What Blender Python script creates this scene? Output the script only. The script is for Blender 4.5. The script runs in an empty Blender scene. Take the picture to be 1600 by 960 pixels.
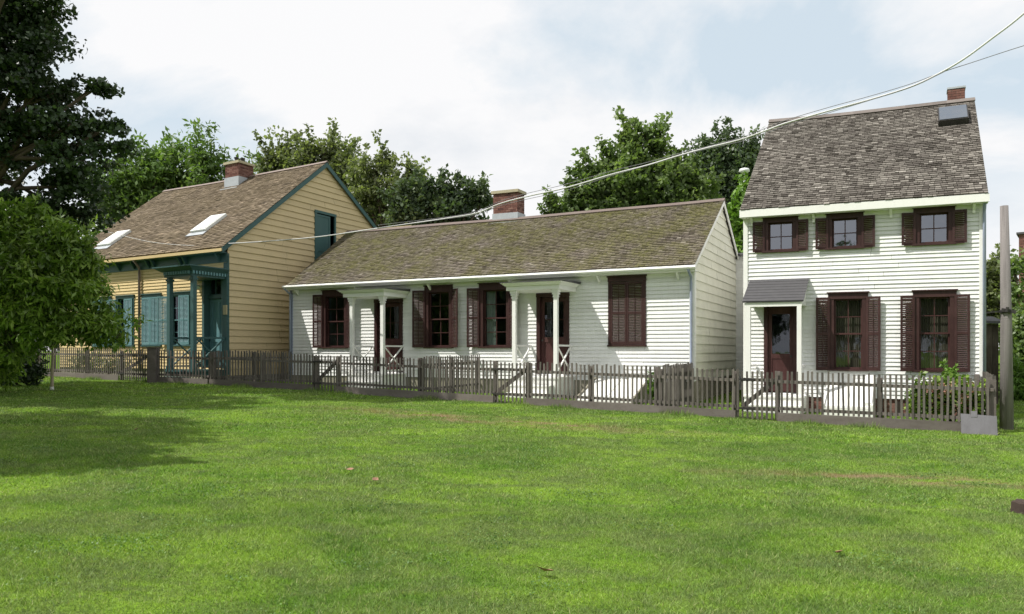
import bpy, math, random
import numpy as np
from mathutils import Vector, Matrix
random.seed(7); RNG = np.random.default_rng(11)
S = bpy.context.scene; COL = S.collection
CAMZ = 1.70
# ------------------------------------------------------------------ materials
MATS = {}
def nmat(name):
    m = bpy.data.materials.new(name); m.use_nodes = True
    nt = m.node_tree; nt.nodes.clear(); MATS[name] = m
    return m, nt, nt.nodes, nt.links
def N(nt, typ, **kw):
    n = nt.nodes.new(typ)
    for k, v in kw.items():
        if k == 'inp':
            for a, b in v.items(): n.inputs[a].default_value = b
        else: setattr(n, k, v)
    return n
def mixc(nt, fac, a, b, mode='MIX'):
    n = nt.nodes.new('ShaderNodeMix'); n.data_type = 'RGBA'; n.blend_type = mode
    for s, v in ((0, fac), (6, a), (7, b)):
        if hasattr(v, 'is_linked'): nt.links.new(v, n.inputs[s])
        elif s == 0: n.inputs[0].default_value = v
        else: n.inputs[s].default_value = (*v, 1) if len(v) == 3 else v
    return n.outputs[2]
def ramp(nt, src, stops):
    r = nt.nodes.new('ShaderNodeValToRGB'); e = r.color_ramp.elements
    while len(e) < len(stops): e.new(0.5)
    for i, (p, c) in enumerate(stops):
        e[i].position = p; e[i].color = (c, c, c, 1) if isinstance(c, (int, float)) else (*c, 1)
    nt.links.new(src, r.inputs[0]); return r.outputs[0]
def noise(nt, vec, scale, detail=4, rough=.55, dist=0):
    n = N(nt, 'ShaderNodeTexNoise', inp={'Scale': scale, 'Detail': detail, 'Roughness': rough, 'Distortion': dist})
    nt.links.new(vec, n.inputs['Vector']); return n.outputs[0]
def mapping(nt, vec, scale=(1, 1, 1), loc=(0, 0, 0), rot=(0, 0, 0)):
    n = N(nt, 'ShaderNodeMapping', inp={'Scale': scale, 'Location': loc, 'Rotation': rot}); nt.links.new(vec, n.inputs['Vector']); return n.outputs[0]
def tint_out(nt):
    a = N(nt, 'ShaderNodeAttribute'); a.attribute_name = 'tint'; return a.outputs['Fac']

def paint(name, col, rough=.55, dirt=.25, dirtcol=(.25, .22, .17), tint=.0, scale=1.0, bump=.15, stretch=(1, 1, 1), tintcol=None, spec=.3):
    """painted or weathered timber: base colour, blotchy dirt, board-to-board tint, fine grain bump"""
    m, nt, nd, lk = nmat(name)
    co = N(nt, 'ShaderNodeTexCoord').outputs['Object']
    n1 = noise(nt, mapping(nt, co, stretch), 1.3 * scale, 5, .6)
    n2 = noise(nt, mapping(nt, co, (stretch[0] * 9, stretch[1] * 9, stretch[2] * 1.5)), 2.2 * scale, 4, .7)
    f = ramp(nt, n1, [(.45, 0.), (.75, 1.)])
    g = ramp(nt, n2, [(.48, 0.), (.8, 1.)])
    c = mixc(nt, f, col, tuple(col[i] * (1 - dirt) + dirtcol[i] * dirt for i in range(3)))
    mth = N(nt, 'ShaderNodeMath', operation='MULTIPLY', inp={1: dirt}); lk.new(g, mth.inputs[0])
    c = mixc(nt, mth.outputs[0], c, dirtcol)
    if tint:
        t = ramp(nt, tint_out(nt), [(0., 1 - tint), (1., 1 + tint * .0)]) if tintcol is None else None
        if tintcol is None: c = mixc(nt, 1.0, c, t, 'MULTIPLY')
        else: c = mixc(nt, ramp(nt, tint_out(nt), [(0, 0.), (1, tint)]), c, tintcol)
    b = N(nt, 'ShaderNodeBsdfPrincipled', inp={'Roughness': rough, 'Specular IOR Level': spec}); lk.new(c, b.inputs['Base Color'])
    bp = N(nt, 'ShaderNodeBump', inp={'Strength': bump, 'Distance': .01}); lk.new(noise(nt, mapping(nt, co, (12, 12, 60)), 2, 4), bp.inputs['Height'])
    lk.new(bp.outputs[0], b.inputs['Normal'])
    o = N(nt, 'ShaderNodeOutputMaterial'); lk.new(b.outputs[0], o.inputs[0]); return m

paint('white_paint', (.82, .825, .82), dirt=.24, tint=.14, dirtcol=(.48, .46, .40))
paint('white_trim', (.80, .80, .77), dirt=.10, dirtcol=(.4, .38, .3))
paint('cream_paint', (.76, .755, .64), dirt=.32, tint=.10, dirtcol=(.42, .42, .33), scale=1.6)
paint('yellow_paint', (.70, .54, .28), dirt=.12, tint=.08, dirtcol=(.4, .3, .15))
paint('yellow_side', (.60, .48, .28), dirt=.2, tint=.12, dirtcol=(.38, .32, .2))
paint('teal_paint', (.045, .105, .105), rough=.45, dirt=.15, dirtcol=(.1, .16, .15))
paint('teal_shutter', (.12, .25, .27), rough=.55, dirt=.3, dirtcol=(.2, .29, .29))
paint('maroon_ridge', (.15, .115, .105), rough=.8, dirt=.3)
paint('maroon_paint', (.036, .0145, .0135), rough=.5, dirt=.35, dirtcol=(.10, .05, .045))
paint('maroon_sash', (.050, .0175, .0165), rough=.5, dirt=.3, dirtcol=(.14, .08, .07))
paint('blue_grey_trim', (.28, .32, .42), dirt=.2)
paint('brown_pipe', (.22, .17, .15), dirt=.2)
paint('grey_foundation', (.30, .28, .22), dirt=.5, tint=.15, dirtcol=(.16, .14, .11), rough=.8)
paint('fence_wood', (.19, .172, .155), rough=.85, dirt=.5, tint=.5, dirtcol=(.09, .072, .06), scale=2.5, bump=.5, spec=.15)
paint('fence_board', (.205, .18, .165), rough=.85, dirt=.5, tint=.25, dirtcol=(.10, .08, .07), scale=2.0, bump=.5, spec=.15, stretch=(.3, .3, 2))
paint('pole_wood', (.24, .22, .215), rough=.9, dirt=.8, dirtcol=(.11, .10, .095), scale=1.6, bump=.8, stretch=(4, 4, .3), spec=.1)
paint('plywood', (.17, .165, .18), rough=.85, dirt=.6, dirtcol=(.10, .095, .10), scale=4, stretch=(1, 1, .3))
paint('roof_felt', (.075, .073, .078), rough=.9, dirt=.3, dirtcol=(.12, .12, .12), scale=4)
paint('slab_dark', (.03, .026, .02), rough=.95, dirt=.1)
paint('room_dark', (.05, .045, .04), rough=.9, dirt=.1)
paint('metal_flash', (.42, .45, .48), rough=.45, dirt=.35, dirtcol=(.25, .27, .29), scale=3)
paint('black_iron', (.03, .028, .028), rough=.5, dirt=.1)
paint('dark_shed', (.045, .034, .024), rough=.85, dirt=.3, tint=.3)
paint('panel_glass', (.07, .09, .12), rough=.25, dirt=.15, spec=.6)
paint('skylight_white', (.78, .80, .78), rough=.3, dirt=.1)
paint('curtain', (.17, .14, .10), rough=.95, dirt=.6, dirtcol=(.12, .10, .07), stretch=(14, 14, .6), scale=1.5)
paint('curtain_pale', (.42, .46, .40), rough=.95, dirt=.4, dirtcol=(.16, .18, .16), stretch=(14, 14, .6), scale=1.5)
paint('cable_white', (.58, .58, .58), rough=.5, dirt=.2)
paint('cable_dark', (.16, .16, .17), rough=.5, dirt=.1)
paint('stone_coping', (.42, .38, .26), rough=.9, dirt=.4)
paint('plaque', (.42, .37, .22), rough=.6, dirt=.3)
paint('stump_wood', (.06, .042, .034), rough=.9, dirt=.5, dirtcol=(.02, .015, .015), scale=12)
paint('dead_leaf', (.30, .17, .11), rough=.7, dirt=.3, dirtcol=(.25, .12, .06), scale=20)
paint('stake_wood', (.42, .36, .26), rough=.9, dirt=.4)
paint('bark', (.12, .095, .07), rough=.95, dirt=.5, dirtcol=(.05, .04, .03), scale=3, bump=1., spec=.1)
paint('lamp_grey', (.45, .46, .48), rough=.5, dirt=.1)

def shingle(name, cols, moss=None, mossamt=0.):
    m, nt, nd, lk = nmat(name)
    co = N(nt, 'ShaderNodeTexCoord').outputs['Object']
    c = N(nt, 'ShaderNodeValToRGB'); e = c.color_ramp.elements
    while len(e) < len(cols): e.new(.5)
    for i, k in enumerate(cols): e[i].position = i / (len(cols) - 1); e[i].color = (*k, 1)
    lk.new(tint_out(nt), c.inputs[0])
    grain = ramp(nt, noise(nt, mapping(nt, co, (30, 3, 3)), 2, 4, .7), [(.3, .72), (.7, 1.15)])
    cc = mixc(nt, 1., c.outputs[0], grain, 'MULTIPLY')
    big = ramp(nt, noise(nt, co, .7, 5, .6), [(.3, .8), (.7, 1.12)])
    cc = mixc(nt, 1., cc, big, 'MULTIPLY')
    if moss:
        f = ramp(nt, noise(nt, co, 1.1, 6, .7), [(.36, 0.), (.62, mossamt)])
        g = ramp(nt, noise(nt, co, 9, 3, .7), [(.35, .4), (.6, 1.)])
        mm = N(nt, 'ShaderNodeMath', operation='MULTIPLY'); lk.new(f, mm.inputs[0]); lk.new(g, mm.inputs[1])
        cc = mixc(nt, mm.outputs[0], cc, moss)
    b = N(nt, 'ShaderNodeBsdfPrincipled', inp={'Roughness': .9, 'Specular IOR Level': .12}); lk.new(cc, b.inputs['Base Color'])
    o = N(nt, 'ShaderNodeOutputMaterial'); lk.new(b.outputs[0], o.inputs[0]); return m
shingle('shingle_grey', [(.065, .057, .049), (.115, .102, .09), (.165, .15, .132), (.225, .207, .182), (.36, .335, .30)])
shingle('shingle_moss', [(.075, .062, .047), (.125, .105, .085), (.16, .138, .112), (.19, .165, .14), (.27, .24, .205)], moss=(.125, .122, .040), mossamt=.9)
shingle('shingle_brown', [(.10, .08, .058), (.165, .13, .092), (.21, .168, .12), (.255, .205, .148), (.36, .285, .205)], moss=(.12, .095, .05), mossamt=.5)
shingle('brick', [(.10, .05, .045), (.17, .082, .068), (.215, .11, .09), (.25, .145, .12), (.33, .29, .26)])

def glass(name, gl=.35, tint=(.75, .8, .85)):
    m, nt, nd, lk = nmat(name)
    t = N(nt, 'ShaderNodeBsdfTransparent', inp={'Color': (*tint, 1)})
    g = N(nt, 'ShaderNodeBsdfGlossy', inp={'Color': (.8, .85, .95, 1), 'Roughness': .03})
    bp = N(nt, 'ShaderNodeBump', inp={'Strength': .12, 'Distance': .02})
    lk.new(noise(nt, N(nt, 'ShaderNodeTexCoord').outputs['Object'], 2.5, 2), bp.inputs['Height']); lk.new(bp.outputs[0], g.inputs['Normal'])
    x = N(nt, 'ShaderNodeMixShader', inp={0: gl}); lk.new(t.outputs[0], x.inputs[1]); lk.new(g.outputs[0], x.inputs[2])
    o = N(nt, 'ShaderNodeOutputMaterial'); lk.new(x.outputs[0], o.inputs[0])
glass('glass_clear', .09, (.6, .65, .65)); glass('glass_sky', .24, (.3, .33, .36))

def leafmat(name, cols, trans=.35, rough=.5, bigvar=.35):
    m, nt, nd, lk = nmat(name)
    c = N(nt, 'ShaderNodeValToRGB'); e = c.color_ramp.elements
    while len(e) < len(cols): e.new(.5)
    for i, k in enumerate(cols): e[i].position = i / (len(cols) - 1); e[i].color = (*k, 1)
    lk.new(tint_out(nt), c.inputs[0])
    geo = N(nt, 'ShaderNodeNewGeometry').outputs['Position']
    big = ramp(nt, noise(nt, geo, .6, 3), [(.3, 1 - bigvar), (.7, 1 + bigvar)])
    cc = mixc(nt, 1., c.outputs[0], big, 'MULTIPLY')
    b = N(nt, 'ShaderNodeBsdfPrincipled', inp={'Roughness': rough, 'Specular IOR Level': .42}); lk.new(cc, b.inputs['Base Color'])
    t = N(nt, 'ShaderNodeBsdfTranslucent'); lk.new(mixc(nt, 1., cc, (1.1, 1.25, .5), 'MULTIPLY'), t.inputs[0])
    x = N(nt, 'ShaderNodeMixShader', inp={0: trans}); lk.new(b.outputs[0], x.inputs[1]); lk.new(t.outputs[0], x.inputs[2])
    o = N(nt, 'ShaderNodeOutputMaterial'); lk.new(x.outputs[0], o.inputs[0])
leafmat('leaf_dark', [(.022, .042, .018), (.038, .064, .028), (.075, .11, .055)], .2, .4)
leafmat('leaf_peach', [(.065, .12, .02), (.15, .25, .035), (.32, .43, .09)], .3, .30)
leafmat('leaf_mid', [(.09, .135, .052), (.15, .215, .078), (.24, .30, .14)], .45, .36)
leafmat('leaf_olive', [(.11, .14, .065), (.17, .20, .095), (.25, .28, .155)], .45, .38)
leafmat('leaf_clover', [(.065, .14, .025), (.10, .19, .04), (.18, .27, .09)], .3, .5)
leafmat('leaf_light', [(.075, .135, .035), (.12, .195, .055), (.18, .25, .09)], .4)
leafmat('leaf_deep', [(.055, .085, .048), (.09, .13, .07), (.15, .19, .11)], .36, .36)
leafmat('leaf_lime', [(.09, .17, .03), (.13, .24, .04), (.20, .31, .07)], .35)
leafmat('petal_pink', [(.35, .12, .10), (.42, .22, .17), (.45, .36, .24)], .2)

def lawnmats():
    def patch(nt, vec):
        a = ramp(nt, noise(nt, mapping(nt, vec, (.8, 1.25, 1)), .42, 6, .68, .8), [(.42, 0.), (.58, 1.)])
        b = ramp(nt, noise(nt, mapping(nt, vec, (1, 1.6, 1), (7, 3, 0)), .95, 6, .75, .5), [(.44, 0.), (.60, 1.)])
        c = ramp(nt, noise(nt, mapping(nt, vec, (1, 1, 1), (31, 13, 0)), 2.6, 4, .7), [(.42, 0.), (.68, 1.)])
        return a, b, c
    def bare(nt, vec, lk):
        # trodden, thin strip in front of the gates plus a straw-coloured patch at the right
        out = None
        for (cx, cy, rx, ry, rot) in ((-.6, 15.1, 5.6, 1.0, -.42), (4.9, 9.3, 3.2, .55, -.12)):
            mp = N(nt, 'ShaderNodeMapping'); mp.vector_type = 'TEXTURE'
            mp.inputs['Location'].default_value = (cx, cy, 0); mp.inputs['Rotation'].default_value = (0, 0, rot); mp.inputs['Scale'].default_value = (rx, ry, 1000)
            lk.new(vec, mp.inputs[0]); ln = N(nt, 'ShaderNodeVectorMath', operation='LENGTH'); lk.new(mp.outputs[0], ln.inputs[0])
            r = ramp(nt, ln.outputs['Value'], [(0.3, 1.), (1., 0.)])
            if out is None: out = r
            else: out = mixc(nt, 1., out, r, 'LIGHTEN')
        nz = ramp(nt, noise(nt, mapping(nt, vec, (1, 2.2, 1)), 1.5, 6, .75), [(.44, 0.), (.60, 1.)])
        return mixc(nt, 1., out, nz, 'MULTIPLY')
    for name in ('lawn_soil', 'grass_blade'):
        m, nt, nd, lk = nmat(name)
        geo = N(nt, 'ShaderNodeNewGeometry').outputs['Position']
        a, b, c = patch(nt, geo)
        if name == 'lawn_soil':
            c1 = mixc(nt, a, (.085, .17, .02), (.16, .26, .03))
            c1 = mixc(nt, b, c1, (.10, .14, .04))
            fine = ramp(nt, noise(nt, geo, 45, 4, .8), [(.3, .45), (.7, 1.4)])
            c1 = mixc(nt, 1., c1, fine, 'MULTIPLY')
            c1 = mixc(nt, bare(nt, geo, lk), c1, (.22, .155, .105))
            bs = N(nt, 'ShaderNodeBsdfDiffuse'); lk.new(c1, bs.inputs[0]); sh = bs.outputs[0]
        else:
            t = tint_out(nt)
            c1 = mixc(nt, a, (.11, .215, .035), (.225, .36, .055))
            c1 = mixc(nt, b, c1, (.17, .25, .085))
            cm = N(nt, 'ShaderNodeMath', operation='MULTIPLY', inp={1: .75}); lk.new(c, cm.inputs[0])
            c1 = mixc(nt, cm.outputs[0], c1, (.28, .38, .11))
            tv = ramp(nt, t, [(0., .42), (.85, 1.3), (1., 1.8)])
            c1 = mixc(nt, 1., c1, tv, 'MULTIPLY')
            dry = ramp(nt, t, [(.90, 0.), (.96, .75)])
            c1 = mixc(nt, dry, c1, (.42, .38, .20))
            bb = N(nt, 'ShaderNodeMath', operation='MULTIPLY', inp={1: .9}); lk.new(bare(nt, geo, lk), bb.inputs[0])
            c1 = mixc(nt, bb.outputs[0], c1, (.33, .25, .15))
            bs = N(nt, 'ShaderNodeBsdfPrincipled', inp={'Roughness': .55, 'Specular IOR Level': .25}); lk.new(c1, bs.inputs['Base Color'])
            tr = N(nt, 'ShaderNodeBsdfTranslucent'); lk.new(mixc(nt, 1., c1, (1.15, 1.2, .6), 'MULTIPLY'), tr.inputs[0])
            x = N(nt, 'ShaderNodeMixShader', inp={0: .35}); lk.new(bs.outputs[0], x.inputs[1]); lk.new(tr.outputs[0], x.inputs[2]); sh = x.outputs[0]
        o = N(nt, 'ShaderNodeOutputMaterial'); lk.new(sh, o.inputs[0])
lawnmats()

# ------------------------------------------------------------------ mesh builder
class MB:
    def __init__(s, warp=None): s.v = []; s.f = []; s.t = []; s.warp = warp
    def add(s, verts, faces, tint=.5):
        b = len(s.v); s.v += [tuple(p) for p in verts]; s.t += [tint] * len(verts)
        s.f += [tuple(b + i for i in f) for f in faces]
    def quad(s, a, b, c, d, tint=.5): s.add((a, b, c, d), ((0, 1, 2, 3),), tint)
    def box(s, x0, x1, y0, y1, z0, z1, tint=.5):
        if x0 > x1: x0, x1 = x1, x0
        if y0 > y1: y0, y1 = y1, y0
        if z0 > z1: z0, z1 = z1, z0
        s.hexa([(x0, y0, z0), (x1, y0, z0), (x1, y1, z0), (x0, y1, z0), (x0, y0, z1), (x1, y0, z1), (x1, y1, z1), (x0, y1, z1)], tint)
    def hexa(s, p, tint=.5):
        s.add(p, ((0, 3, 2, 1), (4, 5, 6, 7), (0, 1, 5, 4), (1, 2, 6, 5), (2, 3, 7, 6), (3, 0, 4, 7)), tint)
    def beam(s, a, b, w, h, up=(0, 0, 1), tint=.5):
        a = Vector(a); b = Vector(b); d = (b - a).normalized(); u = Vector(up); r = d.cross(u).normalized(); u = r.cross(d).normalized()
        r *= w / 2; u *= h / 2
        s.hexa([a - r - u, a + r - u, b + r - u, b - r - u, a - r + u, a + r + u, b + r + u, b - r + u], tint)
    def tube(s, pts, rad, n=8, tint=.5, cap=True):
        pts = [Vector(p) for p in pts]; m = len(pts)
        rr = rad if hasattr(rad, '__len__') else [rad] * m; vs = []
        ref = Vector((0, 0, 1))
        for i, p in enumerate(pts):
            d = (pts[min(i + 1, m - 1)] - pts[max(i - 1, 0)]).normalized()
            a = d.cross(ref)
            if a.length < .05: a = d.cross(Vector((1, 0, 0)))
            a.normalize(); b = d.cross(a).normalized()
            for k in range(n):
                an = 2 * math.pi * k / n; vs.append(p + (a * math.cos(an) + b * math.sin(an)) * rr[i])
        fs = [(i * n + k, i * n + (k + 1) % n, (i + 1) * n + (k + 1) % n, (i + 1) * n + k) for i in range(m - 1) for k in range(n)]
        if cap: fs += [tuple(range(n))[::-1], tuple((m - 1) * n + k for k in range(n))]
        s.add(vs, fs, tint)
    def prism(s, poly, axis, a0, a1, tint=.5):
        """poly of 2D points; axis 'x': (y,z) extruded in x; 'y': (x,z); 'z': (x,y)"""
        n = len(poly)
        mk = {'x': lambda p, a: (a, p[0], p[1]), 'y': lambda p, a: (p[0], a, p[1]), 'z': lambda p, a: (p[0], p[1], a)}[axis]
        vs = [mk(p, a0) for p in poly] + [mk(p, a1) for p in poly]
        fs = [tuple(range(n)), tuple(range(n, 2 * n))[::-1]] + [(i, (i + 1) % n, n + (i + 1) % n, n + i) for i in range(n)]
        s.add(vs, fs, tint)
    def build(s, name, mat, parent=None, loc=(0, 0, 0), smooth=False, off=None):
        vv = s.v
        if s.warp: vv = [s.warp(p) for p in vv]
        if off: vv = [(p[0] - off[0], p[1] - off[1], p[2] - off[2]) for p in vv]
        me = bpy.data.meshes.new(name); me.from_pydata([tuple(p) for p in vv], [], s.f); me.update()
        at = me.attributes.new('tint', 'FLOAT', 'POINT'); at.data.foreach_set('value', s.t)
        if smooth: me.polygons.foreach_set('use_smooth', [True] * len(me.polygons))
        me.materials.append(MATS[mat])
        o = bpy.data.objects.new(name, me); COL.objects.link(o); o.location = loc
        if parent is not None: o.parent = parent
        return o
def npmesh(name, verts, nper, mat, tint, parent=None, off=(0, 0, 0), smooth=False):
    """verts (n*nper,3): one face per nper verts"""
    verts = np.asarray(verts, dtype=np.float32) - np.array(off, dtype=np.float32)
    n = len(verts) // nper
    me = bpy.data.meshes.new(name); me.vertices.add(len(verts)); me.vertices.foreach_set('co', verts.ravel())
    me.loops.add(n * nper); me.loops.foreach_set('vertex_index', np.arange(n * nper, dtype=np.int32))
    me.polygons.add(n); me.polygons.foreach_set('loop_start', np.arange(0, n * nper, nper, dtype=np.int32))
    me.polygons.foreach_set('loop_total', np.full(n, nper, dtype=np.int32)); me.update(calc_edges=True)
    at = me.attributes.new('tint', 'FLOAT', 'POINT'); at.data.foreach_set('value', np.repeat(np.asarray(tint, dtype=np.float32), nper))
    me.materials.append(MATS[mat]); o = bpy.data.objects.new(name, me); COL.objects.link(o)
    if parent is not None: o.parent = parent
    return o
def tag(o, label=None, cat=None, group=None, kind=None):
    if label: o['label'] = label
    if cat: o['category'] = cat
    if group: o['group'] = group
    if kind: o['kind'] = kind
    return o
def empty(name, loc, rz=0, label=None, cat=None, group=None):
    o = bpy.data.objects.new(name, None); COL.objects.link(o); o.location = loc; o.rotation_euler = (0, 0, rz); o.empty_display_size = .3
    return tag(o, label, cat, group)
def gz(X, D):
    X = min(max(X, -16.), 12.); Dc = min(max(D, -10.), 24.)
    return -.013 - .018 * X + .02 * Dc
def pix(x, y, D): return ((x - 800) / 1160 * D, D, (548 - y) / 1160 * D + CAMZ)

# ------------------------------------------------------------------ ground
def axis_pts(lo, hi, d0, d1, step):
    c = list(np.arange(d0, d1 + 1e-6, step)); out = []; x = d0; st = step
    while x > lo: st *= 1.5; x -= st; out.append(max(x, lo))
    out = out[::-1] + c; x = d1; st = step
    while x < hi: st *= 1.5; x += st; out.append(min(x, hi))
    return out
xs = axis_pts(-700, 700, -24, 24, .5); ys = axis_pts(-300, 900, -4, 36, .5)
g = MB()
vs = [(x, y, gz(x, y) + .02 * math.sin(x * .9 + 1.3) * math.sin(y * .7) * (1 if abs(x) < 22 and y < 24 else 0)) for y in ys for x in xs]
nx = len(xs)
g.add(vs, [(j * nx + i, j * nx + i + 1, (j + 1) * nx + i + 1, (j + 1) * nx + i) for j in range(len(ys) - 1) for i in range(nx - 1)])
tag(g.build('lawn_ground', 'lawn_soil', smooth=True), kind='structure')
def bump(x, y): return .02 * np.sin(x * .9 + 1.3) * np.sin(y * .7)
def gznp(X, D): return -.013 - .018 * np.clip(X, -16, 12) + .02 * np.clip(D, -10, 24) + bump(X, D)

def blades(n, D0, D1, w, h, keep=None):
    # uniform over the area of a view wedge a little wider than the frame
    u = RNG.random(n); D = np.sqrt(D0 * D0 + u * (D1 * D1 - D0 * D0)); X = (RNG.random(n) * 2 - 1) * (D * .74 + .8)
    if keep is not None: k = keep(X, D); X = X[k]; D = D[k]; n = len(X)
    z = gznp(X, D); a = RNG.random(n) * 2 * np.pi; ln = RNG.normal(0, .85, (n, 2)); hh = h * (.45 + .75 * RNG.random(n)); ww = w * (.6 + .8 * RNG.random(n))
    thin = (np.sin(X * 1.7 + 2 * np.sin(D * .8)) * np.sin(D * 1.3 + X * .4)); hh *= 1 + .25 * thin
    dx = np.cos(a) * ww / 2; dy = np.sin(a) * ww / 2
    V = np.empty((n, 3, 3)); V[:, 0] = np.stack([X - dx, D - dy, z - .005], 1); V[:, 1] = np.stack([X + dx, D + dy, z - .005], 1)
    V[:, 2] = np.stack([X + ln[:, 0] * hh, D + ln[:, 1] * hh, z + hh], 1)
    return V.reshape(-1, 3), RNG.random(n)
HR = [  # house footprints to keep clear: origin, angle, s0,s1,t0,t1
    (-7.836, 26.346, 27.3, -.2, 14.4, -.05, 8), (5.962, 19.0, 28.5, 0, 5.3, -.05, 9), (-9.667, 25.2, 27.3, -9.5, 0, -.05, 10)]
def outside(X, D):
    k = np.ones(len(X), bool)
    for (ox, oy, a, s0, s1, t0, t1) in HR:
        a = math.radians(a); s = (X - ox) * math.cos(a) - (D - oy) * math.sin(a); t = (X - ox) * math.sin(a) + (D - oy) * math.cos(a)
        k &= ~((s > s0) & (s < s1) & (t > t0) & (t < t1))
    return k
parts = [blades(360000, 4.0, 7.5, .0052, .027), blades(260000, 7.5, 12.5, .009, .030), blades(180000, 12.5, 19, .015, .034), blades(110000, 19, 30, .026, .045, outside)]
def edgegrass():
    # longer, ragged grass left standing along the foot of the fence
    P_ = [np.array(p) for p in ((-20., 27.6), (-9.44, 23.3), (-5.77, 21.6), (4.86, 16.1), (9.27, 14.3))]; xs_, ys_ = [], []
    for a, b in zip(P_, P_[1:]):
        k = int(np.linalg.norm(b - a) * 420); u = RNG.random(k); off = RNG.normal(-.13, .10, k); d = (b - a) / np.linalg.norm(b - a); xs_.append(a[0] + (b - a)[0] * u + d[1] * -off * -1 * -1); ys_.append(a[1] + (b - a)[1] * u + off)
    X = np.concatenate(xs_); D = np.concatenate(ys_); n = len(X); patchy = np.clip(np.sin(X * 2.1) + np.sin(X * 5.3 + 1) + .6, .25, 2)
    z = gznp(X, D); a = RNG.random(n) * 6.283; ln = RNG.normal(0, .35, (n, 2)); hh = .06 * (.4 + RNG.random(n)) * patchy; dx = np.cos(a) * .006; dy = np.sin(a) * .006
    V = np.empty((n, 3, 3)); V[:, 0] = np.stack([X - dx, D - dy, z - .005], 1); V[:, 1] = np.stack([X + dx, D + dy, z - .005], 1); V[:, 2] = np.stack([X + ln[:, 0] * hh, D + ln[:, 1] * hh, z + hh], 1)
    return V.reshape(-1, 3), RNG.random(n)
parts.append(edgegrass())
V = np.concatenate([p[0] for p in parts]); T = np.concatenate([p[1] for p in parts])
tag(npmesh('grass', V, 3, 'grass_blade', T), 'short mown green lawn grass with thin and yellowish patches', 'grass', kind='stuff')

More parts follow.
